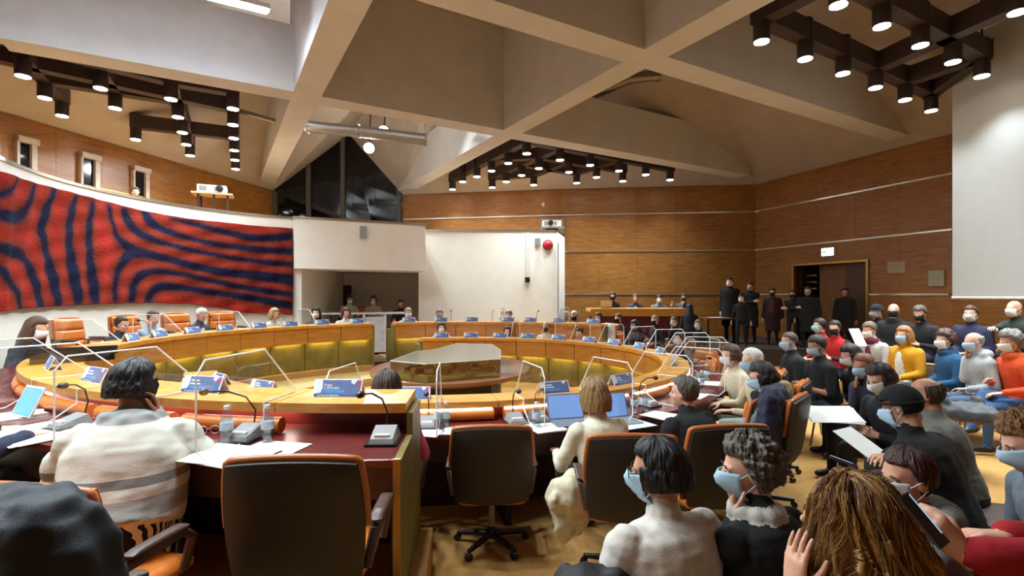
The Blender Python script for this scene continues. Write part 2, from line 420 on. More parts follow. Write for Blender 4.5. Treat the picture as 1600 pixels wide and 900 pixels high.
# big white projection screen
scr = thing('projection_screen', 'tall blank white projection screen hanging at the right above the audience', 'screen', (8.18, 9.5, 1.75))
sa_, sb_ = Vector((8.17, 9.5, 0)), Vector((8.85, 4.9, 0)); sn_ = Vector((.03, .004, 0))
mb = MB().add([(q+o_).to_tuple()[:2]+(z,) for z in (1.75, 6.45) for q in (sa_, sb_) for o_ in (sn_*0, sn_)], [(0,1,3,2),(4,6,7,5),(0,2,6,4),(1,5,7,3),(0,4,5,1),(2,3,7,6)])
obj('canvas', mb, M_screen, scr, world=True)
obj('bottom_bar', MB().tube([sa_+Vector((0,0,1.74)), sb_+Vector((0,0,1.74))], .022, 8), M_offwhite, scr, world=True)
obj('roller_case', MB().tube([sa_+Vector((.02,0,6.48)), sb_+Vector((.02,0,6.48))], .06, 8), M_offwhite, scr, world=True)
for f_ in (.1, .9):
    q = sa_.lerp(sb_, f_); obj('cable', MB().tube([(q.x+.02, q.y, 6.5), (q.x+.02, q.y, 6.9)], .012, 5), M_black, scr, world=True)

# ------------------------------------------------------------------ concrete beams of the coffered ceiling
BW = .25
def beam(u0, u1, v0, v1, z0=5.6, z1=6.85): return MB().box(u0, u1, v0, v1, z0, z1, M=MUV)
for u, v_ in ((-3.05, 10.6), (1.5, 20.6), (6.0, 19.9)): struct('ceiling_beam', beam(u-BW, u+BW, -4, v_), M_beam)
for v in (1.55, 6.1, 10.6):
    us = (-9, -3.05, 1.5, 6.0, 15)
    for q in range(len(us)-1):
        struct('ceiling_beam', beam(us[q]+BW, us[q+1]-BW, v-BW, v+BW), M_beam)

for q in ((1.5-BW, 6+BW, 6.1-BW, 6.1+BW), (1.5-BW, 6+BW, 10.6-BW, 10.6+BW), (1.5-BW, 1.5+BW, 6.1+BW, 10.6-BW), (6-BW, 6+BW, 6.1+BW, 10.6-BW)):
    struct('ceiling_beam', beam(*q, 6.85, 8.05), M_beam)
# ------------------------------------------------------------------ ceiling downlight clusters
LZ = 5.4
def spot(name, loc, power, size=130, blend=.6, col=(.87, 1, 1.05), parent=None, rot=None, soft=.1):
    l = bpy.data.lights.new(name, 'SPOT'); l.energy = power; l.spot_size = rad(size); l.spot_blend = blend; l.color = col; l.shadow_soft_size = soft
    o = bpy.data.objects.new(name, l); COL.objects.link(o); o.location = loc
    if rot: o.rotation_euler = rot
    if parent is not None:
        o.parent = parent; o.location = ROOTM[parent.name].inverted() @ Vector(loc)
    return o
CYL_ME = MB().lathe([(.105, 0), (.112, .02), (.112, .58), (.10, .6)], 16).mesh('lamp_cylinder', [M_cyl], 40)
DISC_ME = MB().lathe([(.1, -.012), (.1, .004)], 16).mesh('lamp_disc', [M_disc], 40)
def cluster(name, label, rows, bars, size=118):
    allp = [PZ(x, y, LZ) for r in rows for x, y in r]; c0 = sum(allp, Vector())/len(allp)
    root = thing(name, label, 'ceiling light', (c0.x, c0.y, LZ+.45))
    for p in allp:
        cy = obj('lamp_cylinder', CYL_ME, M_cyl, root); cy.location = (p.x-c0.x, p.y-c0.y, -.45)
        ds = obj('lamp_disc', DISC_ME, M_disc, cy)
        s = spot('lamp', (p.x, p.y, LZ-.03), DOWNLIGHT_W, size, .8, parent=None); s.parent = cy; s.location = (0, 0, -.03)
    for (x0, y0), (x1, y1) in bars:
        a, b = PZ(x0, y0, LZ), PZ(x1, y1, LZ); d = (b-a).normalized(); nn = Vector((-d.y, d.x, 0))*.11
        a2, b2 = a-d*.1, b+d*.1; z0, z1 = LZ+.26, LZ+.56
        vs = [(p+o_).to_tuple()[:2]+(z,) for z in (z0, z1) for p in (a2, b2) for o_ in (-nn, nn)]
        obj('bar', MB().add(vs, [(0,1,3,2),(4,6,7,5),(0,2,6,4),(1,5,7,3),(0,4,5,1),(2,3,7,6)]), M_bar, root, world=True)
    for k in (0, len(allp)//2, len(allp)-1):
        p = allp[k]; obj('hanger', MB().tube([(p.x, p.y, LZ+.55), (p.x, p.y, 7.3)], .02, 6), M_bar, root, world=True)
    return root
cluster('downlight_cluster', 'lattice of dark cylinder downlights hanging high at the right beside the screen',
    [[(1190,65),(1258,92),(1317,115),(1368,137),(1414,156),(1455,173)], [(1310,8),(1378,41),(1438,71),(1489,97),(1534,119)],
     [(4.57+.94*i, 5.45+.54*i) for i in range(3)], [(5.08+.94*i, 4.53+.54*i) for i in range(3)], [(5.59+.94*i, 3.61+.54*i) for i in range(3)]],
    [((1190,65),(1455,173)), ((1310,8),(1534,119)), ((1190,65),(5.59,3.61)), ((1368,137),(7.47,4.69)), ((1414,156),(1534,119)), ((1455,173),(1534,119)), ((4.57,5.45),(6.45,6.53)), ((5.08,4.53),(6.96,5.61)), ((5.59,3.61),(7.47,4.69)), ((6.45,6.53),(7.47,4.69))], 108)
cluster('downlight_cluster', 'lattice of small dark cylinder downlights hanging before the back wood wall',
    [[(707,296),(723,284),(745,276),(768,267),(794,255),(823,240)], [(769,293),(791,284),(815,274),(842,263)], [(834,289)],
     [(875,250),(922,258),(967,267),(1009,273),(1047,281)], [(889,269),(932,277),(973,283)], [(901,286)]],
    [((707,296),(823,240)), ((769,293),(875,250)), ((769,293),(834,289)), ((823,240),(1047,281)), ((842,263),(973,283)), ((815,274),(901,286)), ((834,289),(889,269)), ((901,286),(967,267)), ((768,267),(842,263))])
cluster('downlight_cluster', 'lattice of dark cylinder downlights hanging at the left above the tapestry',
    [[(36,119),(70,153),(97,181)], [(157,138),(180,169)], [(267,155),(278,183),(285,207),(291,226),(297,243)], [(212,218)], [(364,170),(364,195),(365,216),(366,235),(367,250),(368,264)]],
    [((36,119),(97,181)), ((-60,110),(364,195)), ((70,153),(278,183)), ((157,138),(180,169)), ((267,155),(297,243)), ((364,170),(368,264)), ((212,218),(366,235)), ((-60,80),(267,155)), ((267,155),(364,170))])
p_ = Vector((-3.2, 2.6, 0))
NEAR = [[(-4.6+.93*i-.53*j, 1.2+.53*i+.93*j) for i in range(5)] for j in range(3)]  # unseen lattice, added overhead to light the foreground ledge and tapestry wall
cluster('downlight_cluster', 'lattice of dark cylinder downlights above the foreground desk, added overhead out of frame', NEAR,
    size=150, bars=[(NEAR[0][0], NEAR[0][4]), (NEAR[1][0], NEAR[1][4]), (NEAR[2][0], NEAR[2][4]), (NEAR[0][1], NEAR[2][1]), (NEAR[0][4], NEAR[2][4])])
# floodlights and fluorescent tubes
for i, (px, py, d) in enumerate(((600, 205, 14.2), (577, 231, 14.6))):
    p = P(px, py, d); t = thing('floodlight', ('upper' if i == 0 else 'lower')+' of two bright white floodlights behind the beams', 'floodlight', p)
    obj('housing', MB().lathe([(.05, .22), (.13, .16), (.15, .0), (.15, -.02)], 16, M=Matrix.Rotation(rad(-62), 4, 'X')), M_black, t, 40)
    obj('lamp_face', MB().lathe([(.145, -.035), (.145, -.02)], 16, M=Matrix.Rotation(rad(-62), 4, 'X')), M_flood, t)
    obj('bracket', MB().tube([(0, 0, .1), (0, .1, .45), (0, .1, 7-p.z)], .02, 6), M_black, t)
    s = spot('lamp', p+Vector((0, -.08, -.06)), FLOOD_W, 160, .5, (.86, .96, 1), t, (rad(-50), 0, 0))
for i, (px, py, d) in enumerate(((350, 3, 7.4), (60, -70, 6.2))):
    p = P(px, py, d); p.z = 6.03; t = thing('fluorescent_light', ('white fluorescent tube light in the upper left ceiling coffer', 'fluorescent tube further left in the same ceiling coffer')[i], 'ceiling light', p, TH)
    obj('housing', MB().box(-.6, .6, -.08, .08, .03, .1), M_offwhite, t)
    obj('tube', MB().tube([(-.56, 0, 0), (.56, 0, 0)], .03, 8), M_tube, t, 60)
    obj('hanger', MB().tube([(-.4, 0, .1), (-.4, 0, 1.85)], .01, 5), M_black, t); obj('hanger', MB().tube([(.4, 0, .1), (.4, 0, 1.85)], .01, 5), M_black, t)
    l = bpy.data.lights.new('lamp', 'AREA'); l.shape = 'RECTANGLE'; l.size = 1.1; l.size_y = .1; l.energy = TUBE_W; l.color = (.72, .9, 1)
    o = bpy.data.objects.new('lamp', l); COL.objects.link(o); o.parent = t; o.location = (0, 0, -.05)

# ------------------------------------------------------------------ tapestry on the curved wall
def dense(path, st=.05):
    out = []
    for p, q in zip(path[:-1], path[1:]):
        L = math.dist(p, q); n = max(1, int(L/st))
        out += [(p[0]+(q[0]-p[0])*i/n, p[1]+(q[1]-p[1])*i/n) for i in range(n)]
    return np.array(out)
DP = dense(path[:44], .03); DS = np.concatenate([[0], np.cumsum(np.hypot(*np.diff(DP, axis=0).T))])
DPX = 800+F*DP[:, 0]/DP[:, 1]
sel = DP[:, 1] > 3.6
DPm, DSm, DPXm = DP[sel], DS[sel], DPX[sel]
od = np.argsort(DPXm)
def px2s(px): return np.interp(px, DPXm[od], DSm[od])
def s2xy(s): return np.stack([np.interp(s, DSm, DPm[:, 0]), np.interp(s, DSm, DPm[:, 1])], -1)
def px2sz(pts):
    pts = np.array(pts, float); s = px2s(pts[:, 0]); d = s2xy(s)[:, 1]
    return np.stack([s, H-(pts[:, 1]-HZ)/F*d], -1)
def cr(pts): return [(x/3, 230+y/3) for x, y in pts]
BLUE = [  # woven navy bands, centre lines and half widths
 ([(-120,200),(-60,300),(0,322),(45,328),(82,300),(108,240),(135,178)], [20,22,26,26,20,15,10]),
 ([(-60,250),(0,215),(30,180),(45,138)], [10,14,12,8]),
 ([(225,200),(190,290),(165,380),(185,480),(215,590),(245,722)], [14,20,22,24,26,26]),
 ([(332,238),(305,330),(300,440),(315,560),(345,712)], [14,22,24,26,28]),
 ([(412,266),(395,380),(398,480),(408,580),(425,710)], [12,18,20,22,22]),
 ([(-60,470),(0,478),(60,505),(110,570),(140,660),(160,745)], [20,24,24,22,24,26]),
 ([(-40,560),(0,600),(35,670),(65,750)], [18,20,18,20]),
 ([(490,275),(505,350),(530,410),(560,450),(600,485)], [8,9,11,15,26]),
 ([(600,492),(560,535),(535,585),(522,640),(520,712)], [26,17,12,11,11]),
 ([(600,488),(660,498),(740,516),(850,545),(1000,580),(1150,598),(1371,622)], [30,17,15,14,15,17,22]),
 ([(568,300),(590,360),(640,405),(720,440),(850,475),(1000,505),(1150,530),(1371,552)], [14,17,17,11,9,9,9,12]),
 ([(665,306),(690,350),(750,386),(850,420),(1000,455),(1150,475),(1371,492)], [14,18,14,10,10,12,14]),
 ([(790,335),(900,362),(1050,400),(1200,428),(1371,420)], [4,10,12,14,16]),
 ([(603,712),(612,650),(645,600),(720,582),(850,598),(1000,630),(1150,660),(1371,692)], [14,15,16,11,10,10,11,12]),
 ([(682,715),(710,668),(770,652),(900,668),(1050,690),(1200,712),(1371,745)], [15,17,15,12,12,14,16]),
]
segs = []
for pts, ws in BLUE:
    q = px2sz(cr(pts)); d = s2xy(q[:, 0])[:, 1]; wz = np.array(ws)/3/F*d*1.22
    # smooth by Catmull-Rom sampling
    tt = np.linspace(0, len(q)-1, (len(q)-1)*8+1); qq = []
    for t in tt:
        i = min(int(t), len(q)-2); f = t-i; p0 = q[max(i-1, 0)]; p1 = q[i]; p2 = q[i+1]; p3 = q[min(i+2, len(q)-1)]
        qq.append(.5*((2*p1)+(-p0+p2)*f+(2*p0-5*p1+4*p2-p3)*f*f+(-p0+3*p1-3*p2+p3)*f**3))
    qq = np.array(qq); ww = np.interp(tt, np.arange(len(q)), wz)
    segs += [(qq[i], qq[i+1], ww[i], ww[i+1]) for i in range(len(qq)-1)]
top = px2sz(cr([(-240,60),(0,120),(150,168),(400,232),(600,285),(800,325),(1100,360),(1371,382)]))
bot = px2sz(cr([(-240,790),(0,768),(150,750),(450,735),(700,728),(900,735),(1050,755),(1130,775),(1371,784)]))
top = top[np.argsort(top[:, 0])]; bot = bot[np.argsort(bot[:, 0])]
NS, NZ = 360, 150
ss = np.linspace(px2s(457), px2s(-70), NS); xy = s2xy(ss); tn = np.gradient(xy, axis=0); tn /= np.linalg.norm(tn, axis=1)[:, None]
zt, zb = np.interp(ss, top[:, 0], top[:, 1]), np.interp(ss, bot[:, 0], bot[:, 1])
S2 = np.repeat(ss[:, None], NZ, 1); Zt = zb[:, None]+(zt-zb)[:, None]*np.linspace(0, 1, NZ)[None]
dd = np.full(S2.shape, 9.0)
for a_, b_, wa, wb in segs:
    ab = b_-a_; l2 = max(ab @ ab, 1e-9)
    t = np.clip(((S2-a_[0])*ab[0]+(Zt-a_[1])*ab[1])/l2, 0, 1)
    dist = np.hypot(S2-a_[0]-t*ab[0], Zt-a_[1]-t*ab[1])-(wa+(wb-wa)*t)
    dd = np.minimum(dd, dist)
rng = np.random.default_rng(3)
fz = .03+.02*np.sin(S2*37)*np.sin(Zt*41)
mk = np.clip(.5-dd/fz*.5, 0, 1); halo = np.clip(1-(dd-.02)/.14, 0, 1)*.75
red = np.array(lin('#9a2a22')); red2 = np.array(lin('#66301f')); navy = np.array(lin('#191a33'))
colr = red*(1-halo[..., None])+red2*halo[..., None]
colr = colr*(1-mk[..., None])+navy*mk[..., None]
colr *= (1+.18*rng.standard_normal(S2.shape)*.6+.12*np.sin(S2*9+3*np.sin(Zt*5)))[..., None]
bulge = .05+.012*np.sin(S2*14+Zt*3)+.008*np.sin(Zt*19+S2*5)
nx, ny = tn[:, 1], -tn[:, 0]      # towards the room
if (nx*(C[0]-xy[:, 0])+ny*(C[1]-xy[:, 1])).mean() < 0: nx, ny = -nx, -ny
X3 = xy[:, 0][:, None]+nx[:, None]*bulge; Y3 = xy[:, 1][:, None]+ny[:, None]*bulge
vs = np.stack([X3, Y3, Zt], -1).reshape(-1, 3)
idx = np.arange(NS*NZ).reshape(NS, NZ)
fs = np.stack([idx[:-1, :-1], idx[1:, :-1], idx[1:, 1:], idx[:-1, 1:]], -1).reshape(-1, 4)
me = bpy.data.meshes.new('tapestry'); me.from_pydata(vs.tolist(), [], fs.tolist())
ca = me.color_attributes.new('weave', 'FLOAT_COLOR', 'POINT')
ca.data.foreach_set('color', np.concatenate([np.clip(colr, 0, 1).reshape(-1, 3), np.ones((NS*NZ, 1))], 1).astype(np.float32).ravel())
m_t = bpy.data.materials.new('tapestry_wool'); m_t.use_nodes = True; nt = m_t.node_tree
at = nt.nodes.new('ShaderNodeVertexColor'); at.layer_name = 'weave'; bs = nt.nodes['Principled BSDF']; bs.inputs['Roughness'].default_value = .95
bs.inputs['Specular IOR Level'].default_value = .1
nt.links.new(at.outputs[0], bs.inputs['Base Color'])
nz = nt.nodes.new('ShaderNodeTexNoise'); nz.inputs['Scale'].default_value = 60; bp = nt.nodes.new('ShaderNodeBump'); bp.inputs['Strength'].default_value = .4; bp.inputs['Distance'].default_value = .02
nt.links.new(nz.outputs[0], bp.inputs['Height']); nt.links.new(bp.outputs[0], bs.inputs['Normal'])
me.materials.append(m_t); me.polygons.foreach_set('use_smooth', [True]*len(me.polygons))
tp = bpy.data.objects.new('tapestry', me); COL.objects.link(tp); sm = tp.modifiers.new('thickness', 'SOLIDIFY'); sm.thickness = .03; sm.offset = -1
tag(recenter(tp), 'huge red woven tapestry with flowing navy stripes on the curved white wall', 'tapestry')

# ------------------------------------------------------------------ council desks
def ring_desk(name, label, R, T, zf, zseat, a0, a1, pitch, depth, wled=True, hidden=False, a_led=None, front_base=0., start=True, end=True, ledge=.32):
    root = thing(name, label, 'desk', (C[0], C[1], 0)); wt = zseat+.74
    c = (0, 0)
    n = max(1, round((a1-a0)/pitch)); da = (a1-a0)/n
    for i in range(n):
        b0, b1 = a0+i*da, a0+(i+1)*da; g = math.degrees(.007/R)
        obj('wood_panel', MB().arc(c, R, R+.03, T-.36, T-.055, b0+g, b1-g, 4), M_deskwood, root)
        obj('olive_panel', MB().arc(c, R+.12, R+.15, front_base, T-.36, b0+g, b1-g, 4), M_gold, root)
        obj('strip_light', MB().arc(c, R+.045, R+.085, T-.352, T-.335, b0+da*.14, b1-da*.14, 3), M_strip, root)
        obj('ledge', MB().arc(c, R-.03, R+ledge, T-.055, T, b0+g*.5, b1-g*.5, 5), M_ledge, root, smooth=30)
    obj('soffit', MB().arc(c, R+.03, R+.15, T-.33, T-.32, a0, a1), M_deskwood, root)
    obj('back_board', MB().arc(c, R+.16, R+.19, wt, T-.055, a0, a1), M_mahog, root, smooth=30)
    obj('back_board', MB().arc(c, R+.155, R+.19, zseat, wt, a0, a1), M_darkmahog, root, smooth=30)
    obj('worktop', MB().arc(c, R+.17, R+depth, wt-.035, wt, a0, a1), M_mahog, root, smooth=30)
    obj('apron', MB().arc(c, R+depth-.05, R+depth-.02, wt-.2, wt-.035, a0, a1), M_darkmahog, root, smooth=30)
    q0, q1 = a_led or (a0, a1); m = max(1, round((q1-q0)/pitch)); dq = (q1-q0)/m
    for i in range(m):
        b0, b1 = q0+i*dq, q0+(i+1)*dq
        pts = [((R+ledge-.015)*math.cos(rad(b0+dq*(.06+.88*k/8))), (R+ledge-.015)*math.sin(rad(b0+dq*(.06+.88*k/8))), wt+.048) for k in range(9)]
        obj('leather_roll', MB().tube(pts, .046, 10), M_orange, root, smooth=60)
        if wled: obj('reading_light', MB().arc(c, R+ledge-(.21 if hidden else .03), R+ledge-(.15 if hidden else -.004), T-(.07 if hidden else .095), T-.058, b0+dq*.08, b1-dq*.08, 4), M_led, root)
    for i in range(0, n+1, 2):
        b = a0+i*da; t = math.degrees(.02/R)
        obj('side_panel', MB().arc(c, R+.2, R+depth-.06, zseat, wt-.035, max(b-t, a0), min(b+t, a1), 1), M_darkmahog, root)
    for b, on in ((a0, start), (a1, end)):
        if on:
            t = math.degrees(.03/R); s = -t if b == a0 else t
            obj('end_panel', MB().arc(c, R+.0, R+depth, min(zf, front_base), wt-.0, min(b, b+s), max(b, b+s), 1).arc(c, R+.0, R+ledge, wt, T-.055, min(b, b+s), max(b, b+s), 1), M_gold, root)
            obj('edge_trim', MB().arc(c, R+depth, R+depth+.02, min(zf, front_base), wt+.01, min(b, b+s), max(b, b+s), 1), M_brass, root)
    return root
A1a, A1b = -150, col_ang(660, R1, True)
desk1 = ring_desk('council_desk', 'inner curved wooden council desk with olive panels around the pit', R1, T1, 0, 0, A1a, A1b, 12.2, .72, ledge=.3)
A2b = 360+col_ang(640, 4.5)
A2a = col_ang(583, R2, True)
desk2 = ring_desk('council_desk', 'outer curved wooden desk running from the foreground along the left to the gap', R2, T2, 0, Z2, A2a, A2b, 9.3, .88, a_led=(A2a, A2b-8.6), front_base=.0, ledge=.42, wled=True, hidden=True)
desk3 = ring_desk('council_desk', 'outer curved wooden desk at the back, before the right white wall', R2, T2, 0, Z2, col_ang(940, R2, True), col_ang(617, R2, True), 9.3, .88, wled=False, ledge=.36)
struct('floor_tier', MB().arc(C, R2+.16, 6.3, 0, Z2, col_ang(940, R2, True), col_ang(617, R2, True)), M_carpet)
# steps in the gap between the two outer desks
g_a, g_b = col_ang(615, R2, True), col_ang(585, R2, True)
for k, (r0, z) in enumerate(((R2-.1, .085), (R2+.25, .17), (R2+.6, .25))):
    struct('step', MB().arc(C, r0, r0+.36 if k < 2 else 6.2, 0, z, g_a, g_b), mat('step_brown', '#7a5a40', .8))
# dark lectern at the left
lec = thing('lectern', 'dark brown desktop lectern standing before the long-haired woman at the left', 'lectern', (-4.15, 4.85, T2+.002), rad(40))
obj('cabinet', MB().box(-.3, .3, -.13, .13, 0, .09), M_darkmahog, lec)
obj('reading_top', MB().add([(-.32, -.15, .09), (.32, -.15, .09), (.32, .15, .09), (-.32, .15, .09), (-.32, -.15, .13), (.32, -.15, .13), (.32, .15, .105), (-.32, .15, .105)], [(0,3,2,1),(4,5,6,7),(0,1,5,4),(2,3,7,6),(0,4,7,3),(1,2,6,5)]), M_mahog, lec)
obj('front_lip', MB().box(-.32, .32, -.17, -.15, .06, .14), M_black, lec)

# ------------------------------------------------------------------ round table with the glazed model
tc = Vector((-.87, 7.42, 0)); tb = thing('round_table', 'oval brown table on a black base standing in the pit', 'table', tc)
n = 48
def elr(a, b, z): return [(a*math.cos(2*PI*i/n), b*math.sin(2*PI*i/n), z) for i in range(n)]
obj('table_top', MB().loft([elr(1.06, 1.38, .68), elr(1.12, 1.44, .71), elr(1.13, 1.45, .75), elr(1.12, 1.44, .755)]), wood('table_wood', '#7c5038', '#96664a', .22, (3, 3, 3)), tb, smooth=30)
obj('table_base', MB().prism([(-.42, -.75), (.6, -.75), (.7, -.4), (.7, .7), (-.55, .7), (-.55, -.4)], 0, .68), M_black, tb)
top_px = [(610,564),(665,569),(782,561),(782,547),(768,538),(712,537),(676,547),(651,549)]
tpn = [PZ(x, y, .985) for x, y in top_px]
cx = sum((p.x for p in tpn))/8; cy = sum((p.y for p in tpn))/8
case = thing('display_case', 'low glass display case over a town model on the oval table', 'display case', (cx, cy, .757))
poly = [(p.x-cx, p.y-cy) for p in tpn]
ins = [(x*.93, y*.93) for x, y in poly]
obj('base_slab', MB().prism(ins, 0, .07), mat('model_base', '#a39468', .7), case)
M_lid = mat('lid_painted_sheen', '#a9a28e', .12, 0, .03); M_lid.node_tree.nodes['Principled BSDF'].inputs['Alpha'].default_value = .62  # beige base colour stands in for the pale beams reflected in the lid
obj('glass_lid', MB().prism(poly, .222, .23), M_lid, case)
for i in range(8):
    a, b = poly[i], poly[(i+1) % 8]
    obj('glass_side', MB().add([(a[0], a[1], 0), (b[0], b[1], 0), (b[0], b[1], .222), (a[0], a[1], .222), (a[0]*.992, a[1]*.992, 0), (b[0]*.992, b[1]*.992, 0), (b[0]*.992, b[1]*.992, .222), (a[0]*.992, a[1]*.992, .222)], [(0,1,2,3),(4,7,6,5),(0,4,5,1),(3,2,6,7),(0,3,7,4),(1,5,6,2)]), M_caseglass, case)
    obj('lid_edge', MB().tube([(a[0], a[1], .228), (b[0], b[1], .228)], .006, 6), mat('lid_edge', '#c9c4b2', .3), case)
mm = MB()
def inside(x, y):
    return all((ins[(i+1) % 8][0]-ins[i][0])*(y-ins[i][1])-(ins[(i+1) % 8][1]-ins[i][1])*(x-ins[i][0]) > .02 for i in range(8) if i != 6)
for k in range(420):
    x, y = random.uniform(-.9, .9), random.uniform(-1.3, 1.3)
    if not inside(x, y): continue
    a, b, h = random.uniform(.02, .07), random.uniform(.02, .07), random.uniform(.02, .09)
    mm.box(x-a, x+a, y-b, y+b, .07, .07+h, random.choice((0, 0, 1, 2)))
    mm.add([(x-a, y-b, .07+h), (x+a, y-b, .07+h), (x+a, y+b, .07+h), (x-a, y+b, .07+h), (x-a, y, .09+h), (x+a, y, .09+h)], [(0,1,5,4),(2,3,4,5),(0,4,3),(1,2,5)], random.choice((0, 2, 3)))
o = obj('town_model', mm, [mat('model_tan', '#a27a4a'), mat('model_dark', '#4a3a30'), mat('model_ochre', '#b5883a'), mat('model_brick', '#8a4a30')], case); o['kind'] = 'stuff'

# ------------------------------------------------------------------ fixtures
pj = P(332, 303, 13.4)
def projector(name, label, p, rz, w_=.62):
    t = thing(name, label, 'projector', p, rz)
    obj('body', MB().box(-w_/2, w_/2, -.2, .2, 0, .2), M_offwhite, t)
    obj('grille', MB().box(-w_*.42, -w_*.18, -.206, -.2, .04, .16), M_grey, t)
    obj('grille', MB().box(w_*.1, w_*.24, -.206, -.2, .05, .15), M_grey, t)
    obj('lens', MB().lathe([(.075, 0), (.085, .02), (.08, .1), (.05, .11)], 16, M=Matrix.Translation((w_*(.28 if w_ > .6 else -.08), -.2, .11)) @ Matrix.Rotation(PI/2, 4, 'X')), M_black, t, smooth=40)
    return t
projector('projector', 'white projector on a small dark-legged stand above the tapestry wall', pj, rad(25), .66)
st = thing('projector_stand', 'small dark-legged stand carrying the white projector above the tapestry', 'stand', (pj.x, pj.y, 2.72), rad(25))
obj('shelf', MB().box(-.45, .48, -.28, .28, pj.z-2.72-.045, pj.z-2.72-.005), mat('shelf_tan', '#b99a7c', .5), st)
for x in (-.3, .05, .36): obj('leg', MB().box(x-.025, x+.025, -.2, -.15, 0, pj.z-2.72-.045), M_darkmahog, st)
obj('leg', MB().box(-.3, -.25, .15, .2, 0, pj.z-2.72-.045), M_darkmahog, st)
p2 = P(862, 355, 16.6)
projector('projector', 'white projector on a bracket high on the back wood wall above white partition', p2, 0, .6)
br = thing('projector_bracket', 'dark wall bracket holding the projector on the back wood wall', 'bracket', (p2.x, p2.y, p2.z-.12))
obj('shelf', MB().box(-.34, .38, -.22, .25, .07, .115), M_grey, br); obj('arm', MB().box(-.2, .2, -.1, 1.1, 0, .07), M_black, br)
obj('back_plate', MB().box(-.36, .5, .95, 1.05, -.25, .55), mat('plate_brown', '#6a543e', .6), br)
def wallbox(name, label, cat, px, py, d, w_, h, t, m, extra=None):
    p = P(px, py, d); return lone(name, MB().box(p.x-w_/2, p.x+w_/2, p.y-t, p.y, p.z-h/2, p.z+h/2), m, label, cat)
wallbox('speaker_box', 'small grey speaker box on the white gallery front', 'speaker', 568, 363, 13.05, .14, .3, .1, M_grey)
wallbox('junction_box', 'small grey box beside the red alarm on the white wall', 'box', 840, 378, 14.97, .16, .2, .06, M_grey)
p = P(856, 383, 14.97); al = thing('alarm_beacon', 'round red alarm beacon on the right white wall', 'alarm', p)
Rx = Matrix.Rotation(PI/2, 4, 'X')
obj('dome', MB().lathe([(.13, .05), (.125, .09), (.09, .13), (.03, .15)], 20, M=Rx), mat('red_dome', '#c01828', .2), al, smooth=60)
obj('base', MB().lathe([(.15, 0), (.15, .05), (.13, .055)], 20, M=Rx), mat('red_base', '#5a0e14', .4), al, smooth=40)
p = P(824, 437, 14.96); cb = thing('cable_conduit', 'thin white cable duct running down the white wall to a black box', 'conduit', p)
obj('duct', MB().box(-.03, .03, -.04, .0, .05, 3.62-p.z), M_offwhite, cb)
obj('outlet_box', MB().box(-.07, .07, -.09, .0, -.08, .07), M_black, cb)
p = P(876, 420, 15.3); obj('edge_strip', MB().box(1.33, 1.36, 14.9, 14.99, .3, 3.3), M_grey, thing('wall_strip', 'tall grey metal strip on the white wall corner', 'strip', (1.345, 14.95, .3)), world=True)
p = P(853, 320, 17.55); wallbox('emergency_light', 'small white emergency light high on the back wood wall', 'light', 853, 320, 17.9, .3, .12, .08, M_offwhite)
# exit sign and wall papers on the right wall
def on_right(px, z, name, label, cat, w_, h, m, t=.05):
    s = on_line(px, Vector(WP[2]), Vector(WP[3])); o = lone(name, MB().box(s-w_/2, s+w_/2, .03, .03+t, z-h/2, z+h/2, M=MR), m, label, cat); return s
s_e = on_line(1297, Vector(WP[2]), Vector(WP[3])); pe = MR @ Vector((s_e, .04, 3.0)); dE = Vector(WP[3])-Vector(WP[2])
ex = thing('exit_sign', 'small lit white and green exit sign above the doorway', 'sign', pe, math.atan2(dE.y, dE.x)+PI)
s_ = 1 if True else -1
obj('housing', MB().box(-.2, .2, 0, .06, -.12, .12), M_offwhite, ex)
obj('lit_face', MB().box(-.18, .18, .06, .066, -.1, .1), mat('exit_face', '#ffffff', .5, emit=6, ecol='#e8fff0'), ex)
g_m = mat('exit_green', '#3fa070', .5, emit=1.2, ecol='#3fa070')
obj('arrow', MB().prism([(.16, 0), (.1, .06), (.1, .025), (.04, .025), (.04, -.025), (.1, -.025), (.1, -.06)], .066, .07, M=Matrix(((1,0,0,0),(0,0,1,0),(0,1,0,0),(0,0,0,1)))), g_m, ex)
on_right(1402, H+(460-422)/F*14.2, 'notice', 'beige landscape notice on the right wood wall between door and screen', 'notice', .42, .28, mat('notice_paper', '#a89a8a', .8), .01)
on_right(1466, H+(460-437)/F*13.0, 'notice', 'grey portrait notice box on the right wood wall next to the screen', 'notice', .32, .36, mat('notice_grey', '#9c9a88', .7), .05)

# ventilation ducts above the beams
def duct(label, pts, r):
    pts = [Vector(p) for p in pts]
    t = thing('air_duct', label, 'duct', pts[0])
    for a, b in zip(pts[:-1], pts[1:]):
        obj('duct_section', MB().tube([a, a.lerp(b, .5), b], r, 16), M_silver, t, smooth=60, world=True)
    for a in pts: obj('flange', MB().tube([a+Vector((-.03, 0, 0)), a+Vector((.03, 0, 0))], r+.025, 16), M_silver, t, smooth=60, world=True)
    for k in (0, len(pts)-1):
        obj('hanger', MB().tube([pts[k]+Vector((0, 0, r)), (pts[k].x, pts[k].y, 7.4)], .015, 5), M_black, t, world=True)
    return t
duct('steel air duct bending down between the right ceiling beams, nearer the door', [P(1065, 185, 16.0), P(1110, 180, 15.6), P(1195, 200, 15.2), P(1245, 245, 15.6)], .3)
duct('shorter steel air duct slanting down at the far right of the ceiling', [P(1262, 188, 14.6), P(1305, 236, 15.2)], .3)
duct('thin steel duct under the roof above the central beams', [P(905, 158, 14), P(985, 122, 13.4), P(1030, 118, 13.2)], .13)
duct('long steel duct behind the beams above the dark gable window', [P(480, 198, 13.2), P(560, 205, 13.4), P(664, 218, 13.6)], .15)
duct('long thin pipe above the left downlights', [P(215, 118, 11.5), P(300, 152, 12), P(432, 190, 12.6)], .06)

